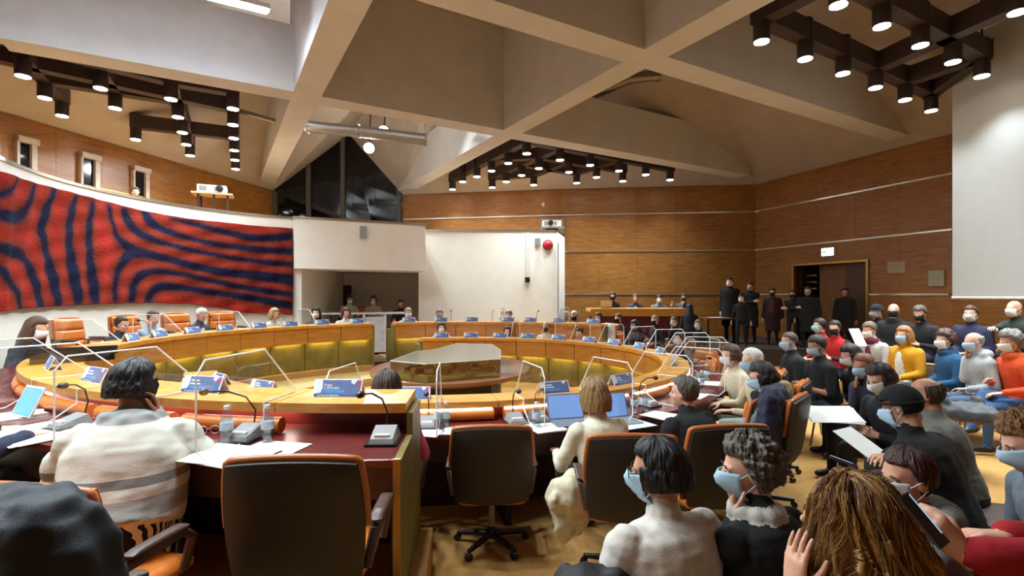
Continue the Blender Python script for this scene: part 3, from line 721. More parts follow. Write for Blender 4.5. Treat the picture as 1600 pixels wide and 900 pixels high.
# ------------------------------------------------------------------ press table on the podium, recess table, small table
pt = thing('press_table', 'long wooden press table with a maroon front on the raised podium', 'table', (3.6, 14.15, .62))
x0, x1 = P(921, 480, 14.2).x-3.6, P(1070, 480, 14.2).x-3.6
obj('table_top', MB().box(x0, x1, -.1, .75, .70, .79), M_ledge, pt); obj('fascia', MB().box(x0, x1, -.12, -.1, .58, .79), M_ledge, pt)
obj('front_panel', MB().box(x0+.12, x1-.1, -.05, -.02, 0, .58), M_maroon, pt)
for x in (x0+.1, x1-.14): obj('leg', MB().box(x, x+.05, .6, .68, 0, .70), M_darkmahog, pt)
rt = thing('recess_table', 'long white table in the dim recess under the gallery', 'table', (-4.0, 13.9, Z2))
Mz = Matrix.Rotation(rad(12), 4, 'Z')
obj('table_top', MB().box(-1.25, 1.15, -.3, .4, 1.02, 1.06, M=Mz), M_offwhite, rt)
for x in (-.0, .55, 1.1): obj('leg', MB().box(x-.03, x+.03, -.28, -.2, 0, 1.02, M=Mz), M_offwhite, rt)
obj('front_panel', MB().box(.05, .55, -.27, -.24, .0, .95, M=Mz), mat('front_white', '#d5d6d8', .5), rt)
obj('leg', MB().box(-1.2, -1.14, -.28, -.2, 0, 1.02, M=Mz), M_offwhite, rt)
t3 = thing('small_table', 'small brown table with papers by the back wall corner', 'table', (P(1122, 500, 14.6).x, 14.6, .42))
obj('table_top', MB().box(-.42, .42, -.3, .3, .68, .72), wood('small_wood', '#6a4428', '#8a5c36'), t3)
for x in (-.38, .38):
    for y in (-.26, .26): obj('leg', MB().box(x-.02, x+.02, y-.02, y+.02, 0, .68), M_darkmahog, t3)

# ------------------------------------------------------------------ people: one continuous body surface each
def ik(S, T, a, b, pole):
    S, T = Vector(S), Vector(T); d = T-S; L = d.length
    if L > (a+b)*.995: T = S+d.normalized()*(a+b)*.995; d = T-S; L = d.length
    L = max(L, abs(a-b)+.02); u = d.normalized(); x = (a*a-b*b+L*L)/(2*L); h = math.sqrt(max(0, a*a-x*x))
    pole = Vector(pole); w_ = pole-u*pole.dot(u); w_ = w_.normalized() if w_.length > 1e-5 else u.orthogonal()
    return S+u*x+w_*h, T
class Prims:
    def __init__(s): s.mb = MB(); s.q = []
    def cap(s, a, b, ra, rb, reg, n=10):
        a, b = Vector(a), Vector(b)
        if (b-a).length < 1e-4: b = a+Vector((0, 0, .001))
        s.mb.tube([a, b], [ra, rb], n, rnd=True); s.q.append(('c', a, b, ra, rb, reg)); return s
    def ell(s, c, r, reg, R=None):
        s.mb.ell(c, r, 14, 9, R=R); s.q.append(('e', Vector(c), Vector(r), R, reg)); return s
    def loft(s, cs, f, u, reg, n=18):
        # cs: list of (centre, rx, ry); rings perpendicular to the up axis u with forward axis f
        x = f.cross(u).normalized(); rings = []
        for c, rx, ry in cs:
            rings.append([Vector(c)+x*(rx*math.copysign(abs(math.cos(2*PI*k/n))**.85, math.cos(2*PI*k/n)))+f*(ry*math.sin(2*PI*k/n)) for k in range(n)])
        s.mb.loft(rings)
        for (c, rx, ry), (c2, rx2, ry2) in zip(cs[:-1], cs[1:]): s.q.append(('s', Vector(c), Vector(c2), (rx, ry, rx2, ry2), (x, f), reg))
        return s
    def regions(s, pts):
        pts = np.asarray(pts); best = np.full(len(pts), 9e9); reg = np.zeros(len(pts), int)
        for q in s.q:
            if q[0] == 'c':
                a, b = np.array(q[1]), np.array(q[2]); ab = b-a; t = np.clip(((pts-a) @ ab)/(ab @ ab), 0, 1)
                d = np.linalg.norm(pts-a-t[:, None]*ab, axis=1)-(q[3]+(q[4]-q[3])*t); rg = q[5]
            elif q[0] == 'e':
                p = pts-np.array(q[1])
                if q[3] is not None: p = p @ np.array(q[3])
                d = (np.linalg.norm(p/np.array(q[2]), axis=1)-1)*min(q[2]); rg = q[4]
            else:
                a, b = np.array(q[1]), np.array(q[2]); ab = b-a; t = np.clip(((pts-a) @ ab)/(ab @ ab), 0, 1)
                o = pts-a-t[:, None]*ab; rx = q[3][0]+(q[3][2]-q[3][0])*t; ry = q[3][1]+(q[3][3]-q[3][1])*t
                x, f = np.array(q[4][0]), np.array(q[4][1]); ax = np.cross(x, f)
                d = (np.sqrt(((o @ x)/rx)**2+((o @ f)/ry)**2)-1)*np.minimum(rx, ry); d = np.maximum(d, np.abs(o @ ax)); rg = q[5]
            m = d < best; best[m] = d[m]; reg[m] = rg
        return reg
JOBS = []
def queue(prims, voxel, smooth, done):
    me = prims.mb.mesh('tmp'); o = bpy.data.objects.new('tmp', me); COL.objects.link(o)
    r = o.modifiers.new('r', 'REMESH'); r.mode = 'VOXEL'; r.voxel_size = voxel
    if smooth: sm = o.modifiers.new('s', 'SMOOTH'); sm.iterations = smooth; sm.factor = .5
    JOBS.append((o, prims, voxel, done))
def flush():
    dg = bpy.context.evaluated_depsgraph_get(); dg.update(); out = []
    for o, pr, vx, done in JOBS:
        me = o.evaluated_get(dg).to_mesh(); nv, nf = len(me.vertices), len(me.polygons)
        v = np.empty(nv*3); me.vertices.foreach_get('co', v); no = np.empty(nv*3); me.vertices.foreach_get('normal', no)
        fs = [tuple(p.vertices) for p in me.polygons]
        out.append((v.reshape(-1, 3).copy(), no.reshape(-1, 3).copy(), fs, pr, vx, done)); o.evaluated_get(dg).to_mesh_clear()
    for o, *_ in JOBS:
        m = o.data; bpy.data.objects.remove(o); bpy.data.meshes.remove(m)
    JOBS.clear()
    for v, no, fs, pr, vx, done in out: done(v, no, fs, pr, vx)
# hand templates (right hand, wrist at the origin, fingers along +Y, back of the hand +Z, thumb on -X)
HANDS = {}
def hand_prims(c1, c2, c3, spread=1):
    p = Prims(); f, u = Vector((0, 0, 1)), Vector((0, 1, 0))
    p.loft([((0, -.03, 0), .024, .019), ((0, 0, 0), .027, .017), ((0, .05, -.002), .039, .015), ((0, .085, 0), .041, .012), ((0, .094, -.001), .036, .008)], f, u, 0, 14)
    for x, L, r in ((-.031, .074, .0088), (-.0105, .083, .009), (.0105, .077, .0086), (.030, .06, .0076)):
        q = Vector((x, .086, 0)); a = 0; dx = x*spread*1.4
        for k, (seg, c) in enumerate(((.45, c1), (.31, c2), (.24, c3))):
            a += c; d = Vector((dx*.7, math.cos(rad(a)), -math.sin(rad(a)))).normalized(); e = q+d*L*seg
            p.cap(q, e, r*(1-.1*k), r*(.92-.1*k), 0, 8); q = e
    q = Vector((-.024, .022, -.006)); e = q+Vector((-.028, .036, -.014)); p.cap(q, e, .014, .0115, 0, 8)
    b = min(c1/60, 1); e2 = e+Vector((-.012+.02*b, .032, -.010-.012*b)); p.cap(e, e2, .0105, .0095, 0, 8); e3 = e2+Vector((-.002+.016*b, .024, -.006-.01*b)); p.cap(e2, e3, .0092, .0075, 0, 8)
    return p
for nm, cc in (('relaxed', (16, 26, 20)), ('grip', (42, 55, 35)), ('flat', (5, 7, 5)), ('fist', (70, 85, 50))):
    queue(hand_prims(*cc), .0055, 1, lambda v, no, fs, pr, vx, nm=nm: HANDS.__setitem__(nm, (v, fs)))
flush()

SKIN = {'light': '#c99478', 'fair': '#d8a58c', 'tan': '#b07a5c', 'dark': '#6b4532'}
def skin(k): return mat('skin_'+k, SKIN[k], .5, 0, .06, 20)
def cloth(c, rough=.9, var=.12): return mat('cloth_'+c.strip('#'), c, rough, 0, var, 30, .15, 220)
def hairm(c): return mat('hair_'+c.strip('#'), c, .48, 0, .35, 40, .35, 60, stretch=(5, 5, .35))
def maskm(c): return mat('mask_'+c, {'blue': '#a9c6da', 'white': '#e4e4e2', 'black': '#17171a', 'teal': '#8cc4cc', 'grey': '#8d9096'}[c], .85, 0, .03)
EYE_ME = {}
def eye_mesh():
    if not EYE_ME:
        mb = MB(); mb.ell((0, 0, 0), (.0125, .0095, .0068), 14, 9, 0)
        for k, f_ in enumerate(mb.f):
            q = sum((Vector(mb.v[i]) for i in f_), Vector())/len(f_)
            if q.y > .004 and abs(q.x) < .0062: mb.m[k] = 1
        EYE_ME['eye'] = mb.mesh('eye', [mat('eye_white', '#c4bdb2', .3), mat('eye_iris', '#1f1712', .2)], 60)
        mb = MB(); mb.tube([(-.017, -.004, -.004), (-.005, .003, .002), (.015, .001, 0)], [.002, .0042, .003], 6)
        EYE_ME['eyebrow'] = mb.mesh('eyebrow', [mat('brow_dark', '#3a2c22', .8)], 60)
    return EYE_ME
def hair_mesh(style, M, seed=0, hi=False):
    nu, nv = (150, 64) if hi else (36, 24); mb = MB(); vs = []; c0 = Vector((0, -.008, .03))
    L = {'bob': .15, 'long': .27, 'mid': .09, 'verylong': .36}.get(style, 0)
    vol = {'short': .016, 'balding': .012, 'bob': .022, 'long': .02, 'verylong': .024, 'mid': .022, 'curly': .036, 'beanie': .013, 'updo': .02, 'bun': .016, 'buzz': .007}[style]
    amp = {'curly': .022, 'updo': .008, 'short': .006, 'beanie': .002, 'buzz': .001}.get(style, .006)
    for j in range(nv+1):
        el = PI/2-PI*j/nv*.999-.0005
        for i in range(nu):
            az = 2*PI*i/nu-PI; fa = abs(az)            # az 0 = front
            d = Vector((math.sin(az)*math.cos(el), math.cos(az)*math.cos(el), math.sin(el)))
            rr = 1/math.sqrt((d.x/.075)**2+(d.y/.096)**2+(d.z/.089)**2)
            nn = noise.noise(Vector((math.sin(az)*(3.4 if style != 'curly' else 5)+seed, math.cos(az)*3.4, el*(1.2 if style != 'curly' else 5))))
            n2 = noise.noise(Vector((math.sin(az)*11+seed, math.cos(az)*11, el*2)))
            th = vol+amp*nn+amp*.5*n2
            if style == 'curly': th += .012*noise.noise(Vector((d.x*16+seed, d.y*16, d.z*16)))+(.006*noise.noise(Vector((d.x*34, d.y*34+seed, d.z*34))) if hi else 0)
            elif hi and style not in ('beanie', 'buzz'): th += .0035*noise.noise(Vector((math.sin(az)*42+seed, math.cos(az)*42, el*3)))+.006*noise.noise(Vector((math.sin(az)*15, math.cos(az)*15+seed, el*2.2)))
            hl = .072 if fa < .9 else .072-.115*min(1, (fa-.9)/.75)     # hairline height
            if style == 'beanie': hl = .055 if fa < 1.2 else .02
            if style != 'beanie':
                zz = (c0+d*rr).z; tp = 1.
                if fa < 1.75: tp = min(tp, max(.12, (zz-hl+.008)/.045))
                if not L: tp = min(tp, max(.15, (zz+.085)/.05))
                th = th*(tp if tp < 1 else 1)**.8 if not (L and el < .1 and fa > .95) else th
            p = c0+d*(rr+th)
            inside = False
            if L and el < .1 and fa > .95:
                t = min(1, (.1-el)/1.35); eq = Vector((math.sin(az), math.cos(az), 0)); re = 1/math.sqrt((eq.x/.075)**2+(eq.y/.096)**2)
                w_ = (re+th+.01*math.sin(t*PI)+ (.012*t if L > .2 else .0)) * (1 if t < .93 else .35)
                bk = -.012*t if L < .2 else -.02*t
                p = Vector((c0.x+eq.x*w_, c0.y+eq.y*w_+bk, c0.z+.01-L*min(t/.93, 1)+.01*n2))
                if fa < 1.15 and t > .0: p = Vector((p.x*.98, p.y, p.z))
            elif p.z < hl and fa < 1.75: inside = True
            nape = -.075 if style not in ('beanie', 'buzz') else -.04
            if not L and p.z < nape: inside = True
            if L and fa <= .95 and p.z < hl: inside = True
            if style == 'balding' and (d.z > .5 or fa < 1.5): inside = True
            if inside: p = c0+d*rr*.80
            vs.append(M @ p)
    fs = []
    for j in range(nv):
        for i in range(nu):
            k = (i+1) % nu; fs.append((j*nu+i, j*nu+k, (j+1)*nu+k, (j+1)*nu+i))
    fs.append(tuple(range(nu))); fs.append(tuple(range(nv*nu, (nv+1)*nu))[::-1])
    mb.add(vs, fs)
    if style in ('updo', 'bun'):
        for k in range(7 if style == 'updo' else 3):
            a = k*2.4; r = .022 if k else 0
            mb.ell(M @ Vector((r*math.cos(a), -.10-(.01 if style == 'bun' else 0), (.05 if style == 'updo' else .07)+r*math.sin(a))), (.036, .034, .036), 12, 8)
    if style == 'beanie':
        pts = [M @ Vector((.087*math.sin(t), -.008+.107*math.cos(t), .043-.028*(1-math.cos(t))/2)) for t in np.linspace(0, 2*PI, 28)]
        mb.tube(pts, .008, 8)
    return mb
def mask_mesh(M):
    mb = MB(); nu, nv = 14, 8; vs = []
    for off in (0, -.004):
        for j in range(nv+1):
            t = j/nv; z = .004-.105*t
            for i in range(nu+1):
                u = -1+2*i/nu; az = u*1.12; taper = 1-.12*abs(t-.4)
                x = (.077+off)*math.sin(az)*taper
                y = -.004+(.103+off)*math.cos(az)+.031*max(0, math.cos(az*1.5))**2.5*math.sin(PI*min(1, t*1.25+.12))**.7-.03*max(0, t-.72)/.28+.0018*math.cos(t*26)
                vs.append(M @ Vector((x, y, z)))
    W = nu+1; N = W*(nv+1); fs = []
    for j in range(nv):
        for i in range(nu):
            a = j*W+i; fs.append((a, a+1, a+W+1, a+W)); fs.append((N+a, N+a+W, N+a+W+1, N+a+1))
    for i in range(nu):
        fs.append((i, N+i, N+i+1, i+1)); a = nv*W+i; fs.append((a, a+1, N+a+1, N+a))
    for j in range(nv):
        a = j*W; fs.append((a, a+W, N+a+W, N+a)); a = j*W+nu; fs.append((a, N+a, N+a+W, a+W))
    mb.add(vs, fs)
    for s in (-1, 1):
        mb.tube([M @ Vector(q) for q in ((s*.068, .042, -.012), (s*.082, .01, .012), (s*.084, -.02, .006))], .0022, 5)
        mb.tube([M @ Vector(q) for q in ((s*.062, .04, -.085), (s*.078, .01, -.05), (s*.084, -.02, -.02))], .0022, 5)
    return mb
def glasses_mesh(M):
    mb = MB()
    for s in (-1, 1):
        pts = [M @ Vector((s*.034+.024*math.cos(t), .103-.012*abs(math.cos(t))*.5, .003+.019*math.sin(t))) for t in np.linspace(0, 2*PI, 17)]
        mb.tube(pts, .0022, 5); mb.tube([M @ Vector(q) for q in ((s*.058, .098, .008), (s*.079, .03, .012), (s*.082, -.015, .006))], .002, 5)
    mb.tube([M @ Vector((-.011, .108, .006)), M @ Vector((.011, .108, .006))], .0022, 5)
    return mb
PEOPLE = []
def person(desc, short, px, py, d=None, floor=0., yaw=90, lean=8, hyaw=0, hp=0, roll=0, s=1., sit=True, top='#22222a', legs='#1c1d24', shoe='#141416',
           hair=('short', '#2a201a'), mask=None, arms=('desk', 'desk'), legpose='sit', short_sleeve=False, sk='fair', bw=1., loose=0., glasses=False,
           hands=('relaxed', 'relaxed'), legmat=None, topmat=None, seat=None, vox=None, inner=None, sleeve=None, wrap=None, extra=None, group=None, neck='skin', hdir=(None, None)):
    hz0 = 1.205 if sit else 1.585
    if d is None: d = (H-(floor+hz0*s))*F/(py-HZ)
    hw = P(px, py, d); l = rad(lean); f, u = Vector((0, math.cos(l), -math.sin(l))), Vector((0, math.sin(l), math.cos(l)))
    nl = rad(lean*.55+4); nb = u*.525*s; hc = nb+Vector((0, math.sin(nl), math.cos(nl)))*.15*s+Vector((0, .022*s, 0))   # relative to the pelvis
    a = rad(yaw-90); R = Matrix.Rotation(a, 3, 'Z'); hz = hw.z-floor-hc.z
    base = hw-R @ Vector((hc.x, hc.y, 0)); base.z = floor
    if sit and not (.34 < hz < .70) or (not sit and not (.7 < hz < 1.1)): print('POSE', short, 'pelvis', round(hz, 2), 'd', round(d, 2))
    root = thing('person', desc, 'person', base, a, group)
    pel = Vector((0, 0, hz)); Rw = R.inverted()
    def W(q): return Rw @ (q-base)
    pr = Prims(); lo = loose; k = s
    up = lambda t: pel+u*t*s
    pr.loft([(up(-.09), .15*k*bw, .12*k), (up(0), (.172*bw+lo)*k, (.132+lo)*k), (up(.08), (.160*bw+lo)*k, (.124+lo)*k)], f, u, 2)
    pr.loft([(up(.03), (.172*bw+lo)*k, (.134+lo)*k), (up(.1), (.168*bw+lo)*k, (.13+lo)*k), (up(.2), (.158*bw+lo)*k, (.118+lo)*k), (up(.34), (.178*bw+lo)*k, (.125+lo)*k), (up(.42), (.18*bw+lo)*k, (.112+lo)*k), (up(.465), (.155*bw+lo)*k, (.095+lo)*k), (up(.495), (.11*bw+lo)*k, (.078+lo*.7)*k), (up(.525), .062*k, .06*k)], f, u, 1)
    head = pel+hc; HM = Matrix.Translation(head) @ Matrix.Rotation(rad(hyaw), 4, 'Z') @ Matrix.Rotation(rad(roll), 4, 'Y') @ Matrix.Rotation(-rad(hp), 4, 'X') @ Matrix.Scale(s, 4)
    RH = (HM.to_3x3().normalized())
    hd = lambda q: HM @ Vector(q)
    E = lambda c, r, rg: pr.ell(hd(c), [x*s for x in r], rg, RH)
    E((0, -.01, .03), (.074, .094, .088), 0); E((0, .022, -.035), (.060, .068, .080), 0); E((0, .060, -.09), (.03, .026, .022), 0)
    E((0, .070, .019), (.05, .022, .012), 0); E((0, .082, -.056), (.024, .013, .012), 0)
    for q in (-1, 1): E((q*.077, -.008, -.008), (.009, .020, .030), 0); E((q*.04, .062, -.028), (.02, .02, .02), 0)
    pr.cap(hd((0, .088, .008)), hd((0, .104, -.024)), .009*s, .0135*s, 0)
    pr.cap(pel+nb-u*.02, hd((0, -.022, -.05)), .058*s, .052*s, 0 if neck == 'skin' else 1)
    pr.cap(pel+nb-u*.03*s, pel+nb+Vector((0, .012, .022))*s, .074*s, .066*s, 1)
    if neck != 'skin': pr.cap(pel+nb-u*.03*s, pel+nb+u*.05*s, .085*s, .075*s, 1)
    hands_at = []
    for i, sg in enumerate((-1, 1)):
        S = pel+u*.445*s+Vector((sg*.175*bw*s, 0, 0)); t = arms[i]; back = Vector((0, 0, 1)); fd = None; pole = Vector((sg*.55, -.35, -1))
        if isinstance(t, str):
            if t == 'desk': T = pel+Vector((sg*.17, .42, .2)); fd = Vector((-sg*.35, 1, -.05))
            elif t == 'lap': T = pel+Vector((sg*.09, .25, .12)); fd = Vector((-sg*.8, .7, -.1))
            elif t == 'hold': T = pel+Vector((sg*.06, .30, .2)); fd = Vector((-sg*.5, .8, .3)); back = Vector((sg, 0, .4))
            elif t == 'side': T = pel+Vector((sg*.25*bw, .04, -.1)); back = Vector((sg, 0, 0)); pole = Vector((sg*.3, -1, 0))
            elif t == 'thigh': T = pel+Vector((sg*.13, .30, .11)); fd = Vector((-sg*.2, 1, -.15))
            elif t == 'cross': T = pel+Vector((-sg*.12, .21, .25+sg*.015)); fd = Vector((-sg*1, .1, .1)); back = Vector((0, 1, .3))
            elif t == 'chin': T = hd((sg*.035, .075, -.185)); fd = Vector((-sg*.2, .15, 1)); back = Vector((sg*.6, .8, 0))
            elif t == 'cheekout': T = hd((sg*.165, .10, -.16)); fd = Vector((-sg*.05, -.1, 1)); back = Vector((sg*.95, .3, 0))
            elif t == 'cheek': T = hd((sg*.085, .06, -.15)); fd = Vector((-sg*.1, -.15, 1)); back = Vector((sg*.9, .4, 0))
        elif t[0] == 'w': T = W(P(*t[1:4]))
        else: T = pel+Vector(t)
        if hdir[i]: fd, back = Vector(hdir[i][0]), Vector(hdir[i][1])
        ra = (.056+lo*.7)*s
        el, T2_ = ik(S, T, .285*s, .255*s, pole)
        pr.cap(S, el, ra, (.046+lo*.5)*s, 5 if sleeve else 1); mid = el.lerp(T2_, .3 if short_sleeve else .97)
        pr.ell(S-u*.012*s, (.06*s+lo*.5,)*3, 1); pr.cap(pel+u*.47*s, S-u*.008*s, .052*s+lo*.4, .054*s+lo*.5, 1)
        if short_sleeve: pr.cap(el, T2_, .039*s, .027*s, 0)
        else: pr.cap(el, el.lerp(T2_, .9), (.044+lo*.5)*s, (.034+lo*.4)*s, 5 if sleeve else 1); pr.cap(el.lerp(T2_, .85), T2_, .026*s, .024*s, 0)
        fd = (fd if fd else (T2_-el)).normalized(); bk = back-fd*back.dot(fd); bk = bk.normalized() if bk.length > 1e-4 else fd.orthogonal()
        x = fd.cross(bk); HMx = Matrix(((x.x, fd.x, bk.x, T2_.x), (x.y, fd.y, bk.y, T2_.y), (x.z, fd.z, bk.z, T2_.z), (0, 0, 0, 1))) @ Matrix.Diagonal((-s if sg < 0 else s, s, s, 1))
        hands_at.append((hands[i], HMx, sg))
    if inner: pr.ell(up(.24)+f*(.092+lo)*s, (.07*s, .058*s, .22*s), 4, Matrix((f.cross(u), f, u)).transposed())
    if wrap:
        for q in range(10): t = 2*PI*q/10; pr.ell(up(.53)+Vector((.07*math.cos(t), .075*math.sin(t)+.01, -.01))*s, (.042*s, .042*s, .045*s), 6)
    fz = .085*s
    for i, sg in enumerate((-1, 1)):
        hip = pel+Vector((sg*.085*s, 0, -.02)); pole = Vector((sg*.12, 1, .55))
        if not sit and sg < 0 and lo > 0: pr.loft([(pel+Vector((0, 0, -.46))*s, .21*s, .15*s), (pel+Vector((0, 0, -.2))*s, .205*s, .15*s), (pel*1.0, (.19*bw+lo)*s, (.135+lo)*s)], Vector((0, 1, 0)), Vector((0, 0, 1)), 1)
        if not sit: ank = Vector((sg*.1, -.02+(.03*sg), fz)); pole = Vector((0, 1, 0)); tl = cl = max(.2, (hip-ank).length/2*1.004)
        else:
            tl = .43*s; cl = .43*s
            if legpose == 'cross' and sg > 0: ank = Vector((-.16, .62, fz+.22)); pole = Vector((0, .8, 1))
            elif legpose == 'ankle' and sg > 0: ank = Vector((-.2, .42, hz-.02)); pole = Vector((1, .6, .3))
            elif legpose == 'out': ank = Vector((sg*.12, .72, fz))
            else: ank = Vector((sg*.11, .43, fz))
        kn, ank = ik(hip, ank, tl, cl, pole)
        pr.cap(hip, kn, (.086+lo*.2)*s, .062*s, 2); pr.cap(kn, ank, .060*s, .044*s, 2)
        tip = Vector((0, 1, 0)) if not (sit and legpose == 'ankle' and sg > 0) else Vector((-.6, .5, .3)).normalized()
        dn = -.042*s
        if sit and legpose == 'cross' and sg > 0: tip = Vector((-.2, 1, -.15)).normalized()
        h0 = ank+Vector((0, 0, dn))-tip*.04*s; pr.cap(h0, h0+tip*.20*s, .04*s, .034*s, 3)
    if extra: extra(pr, dict(pel=pel, u=u, f=f, hd=hd, s=s, up=up, W=W))
    voxel = vox or (.0085 if d < 2.4 else .012 if d < 4.6 else .017 if d < 8 else .022)
    ms = [skin(sk), topmat or cloth(top), legmat or cloth(legs), mat('shoe_'+shoe.strip('#'), shoe, .5), cloth(inner or '#dddddd'), cloth(sleeve or '#222222'), cloth(wrap or '#333333')]
    def done(v, no, fs, pr, vx):
        vr = pr.regions(v)
        if vx < .014:
            amp = np.where((vr == 1) | (vr == 2), 1., 0.)
            for q in range(len(v)):
                if amp[q]:
                    p = Vector(v[q]); v[q] += no[q]*(.0065*noise.noise(p*11)+.0045*abs(noise.noise(Vector((p.x*9, p.y*9, p.z*26)))))
        nv = len(v); fl = list(fs); fc = np.array([np.mean(v[list(f_)], axis=0) for f_ in fs]); rg = list(pr.regions(fc)); V = [v]
        for nm, HMx, sg in hands_at:
            if nm is None: continue
            hv, hf = HANDS[nm]; A = np.array(HMx); w_ = hv @ A[:3, :3].T+A[:3, 3]
            V.append(w_); fl += [tuple(i+nv for i in (f_ if sg > 0 else f_[::-1])) for f_ in hf]; rg += [0]*len(hf); nv += len(w_)
        V = np.concatenate(V); me = bpy.data.meshes.new('body'); me.from_pydata(V.tolist(), [], fl)
        for m in ms: me.materials.append(m)
        me.polygons.foreach_set('material_index', np.array(rg, np.int32)); me.polygons.foreach_set('use_smooth', [True]*len(fl)); me.update()
        b = bpy.data.objects.new('body', me); COL.objects.link(b); b.parent = root
    queue(pr, voxel, 6 if voxel < .01 else 3 if voxel < .014 else 2, done)
    hi = d < 4.6
    if hair[0] not in ('bald', 'none', 'custom'):
        hm = hairm(hair[1]) if hair[0] != 'beanie' else cloth(hair[1])
        obj('hair' if hair[0] != 'beanie' else 'beanie', hair_mesh(hair[0], HM, hash(short) % 97 if False else len(short)*1.7+px*.01, hi), hm, root, smooth=180)
    if hair[0] != 'none':
        for sx in (-1, 1):
            e = bpy.data.objects.new('eye', eye_mesh()['eye']); COL.objects.link(e); e.parent = root; e.matrix_local = HM @ Matrix.Translation((sx*.031, .0795, .003))
            if hi: e = bpy.data.objects.new('eyebrow', eye_mesh()['eyebrow']); COL.objects.link(e); e.parent = root; e.matrix_local = HM @ Matrix.Translation((sx*.032, .0875, .025)) @ Matrix.Diagonal((sx, 1, 1, 1))
    if mask: obj('face_mask', mask_mesh(HM), maskm(mask), root, smooth=180)
    if glasses: obj('glasses', glasses_mesh(HM), M_black, root, smooth=60)
    info = dict(root=root, base=base, a=a, yaw=yaw, hz=hz, sit=sit, short=short, d=d, floor=floor, seat=seat, head=hw, HM=HM, s=s, pel=pel)
    PEOPLE.append(info); return info

# ------------------------------------------------------------------ chairs
def bendback(p): return Vector((p.x, p.y+.10*(p.x*p.x)*3+.05*(p.z-.3)**2, p.z))
def make_exec():
    t = thing('swivel_armchair', 'orange', 'chair', (0, 0, -50))
    b = obj('base', MB().lathe([(.035, .07), (.05, .1), (.035, .13), (.03, .16)], 14), M_black, t, smooth=40)
    for k in range(5):
        a = 2*PI*k/5+.3; ca, sa = math.cos(a), math.sin(a)
        obj('foot', MB().tube([(0, 0, .1), (.3*ca, .3*sa, .07)], [.03, .02], 6), M_black, b, smooth=60)
        obj('caster', MB().tube([(.3*ca-.02*sa, .3*sa+.02*ca, .028), (.3*ca+.02*sa, .3*sa-.02*ca, .028)], .028, 10), M_black, b, smooth=40)
    obj('column', MB().tube([(0, 0, .1), (0, 0, .38)], [.03, .025], 10), M_grey, t, smooth=40)
    up_ = bpy.data.objects.new('seat', MB().pillow(.56, .54, .12, .25, 12, 12, M=Matrix.Translation((0, .29, .41)) @ Matrix.Rotation(PI/2, 4, 'X')).mesh('seat', [M_orange], 60)); COL.objects.link(up_); up_.parent = t
    T_ = Matrix.Translation((0, -.27, .40)) @ Matrix.Rotation(rad(9), 4, 'X')
    obj('back_shell', MB().pillow(.62, .62, .07, .3, 14, 14, lambda p: Vector((p.x, p.y-.01+.28*p.x*p.x, p.z)), M=T_), M_shell, t, smooth=60)
    cu = MB()
    for k in range(3): cu.pillow(.575-.01*abs(k-1), .20, .13, .18, 12, 8, lambda p, k=k: Vector((p.x, p.y+.045+.28*p.x*p.x, p.z+.03+.185*k)), M=T_)
    obj('back_cushion', cu, M_orange, t, smooth=60)
    prof = [(.31*math.sqrt(1-.15*v*v), .31+.31*v*.922) for v in np.linspace(-.1, .97, 8)]+[(.31*u*.922, .31+.31*math.sqrt(1-.15*u*u)) for u in np.linspace(.95, 0, 8)]
    prof = prof+[(-x, z) for x, z in prof[-2::-1]]
    rim = [T_ @ Vector((x*1.01, .28*x*x+.018, z+.004)) for x, z in prof]
    obj('back_rim', MB().tube(rim, .021, 8), M_rim, t, smooth=60)
    for sg in (-1, 1):
        am = obj('armrest', MB().tube([(sg*.3, -.22, .46), (sg*.33, -.2, .62), (sg*.33, .12, .64), (sg*.32, .2, .58), (sg*.3, .16, .42)], [.022, .026, .03, .026, .022], 8), M_brown, t, smooth=60)
        obj('arm_pad', MB().pillow(.07, .34, .035, .2, 6, 8, M=Matrix.Translation((sg*.33, .14, .665)) @ Matrix.Rotation(PI/2, 4, 'X')), M_brown, am, smooth=60)
    return t
def make_aud():
    t = thing('audience_chair', 'tan', 'chair', (0, 0, -50))
    obj('seat', MB().pillow(.46, .44, .05, .25, 10, 10, M=Matrix.Translation((0, .24, .44)) @ Matrix.Rotation(PI/2, 4, 'X')), M_brown, t, smooth=60)
    T_ = Matrix.Translation((0, -.2, .55)) @ Matrix.Rotation(rad(10), 4, 'X')
    obj('backrest', MB().pillow(.47, .33, .04, .3, 12, 10, lambda p: Vector((p.x, p.y+.6*p.x*p.x, p.z)), M=T_), mat('chair_fabric', '#4a3a2e', .9, 0, .1, 30, .1, 200), t, smooth=60)
    rim = [T_ @ Vector((.235*x, .6*(.235*x)**2, z)) for x, z in [(-.9, .02), (-.97, .16), (-.92, .28), (-.78, .325), (-.4, .345), (0, .35), (.4, .345), (.78, .325), (.92, .28), (.97, .16), (.9, .02)]]
    obj('back_rim', MB().tube(rim, .017, 8), M_tan, t, smooth=60)
    for sx in (-1, 1):
        for sy, y0, y1 in ((1, .2, .25), (-1, -.16, -.22)):
            obj('leg', MB().tube([(sx*.2, y0, .42), (sx*.22, y1, 0)], .012, 7), M_grey, t, smooth=60)
        obj('back_post', MB().tube([(sx*.2, -.16, .42), (sx*.205, -.19, .6)], .011, 7), M_grey, t, smooth=60)
    return t
EXEC = make_exec(); AUD = make_aud(); SRC = [EXEC, AUD]
bpy.context.view_layer.update()
CS = .87
def chair(kind, loc, yaw, label, seat_h=None, group=None, sc=None):
    src = EXEC if kind == 'exec' else AUD; q = sc or CS
    c = dup(src, loc, rad(yaw-90), label, group, (q, q, q) if kind == 'exec' else None)
    if seat_h:
        dh = seat_h/q-.47
        if kind == 'exec':
            for ch in c.children:
                if ch.name.split('.')[0] == 'column': ch.scale = (1, 1, (.38+dh)/.38)
                elif ch.name.split('.')[0] != 'base': ch.location.z += dh
        else: c.scale = (1, 1, seat_h/.47)
    return c

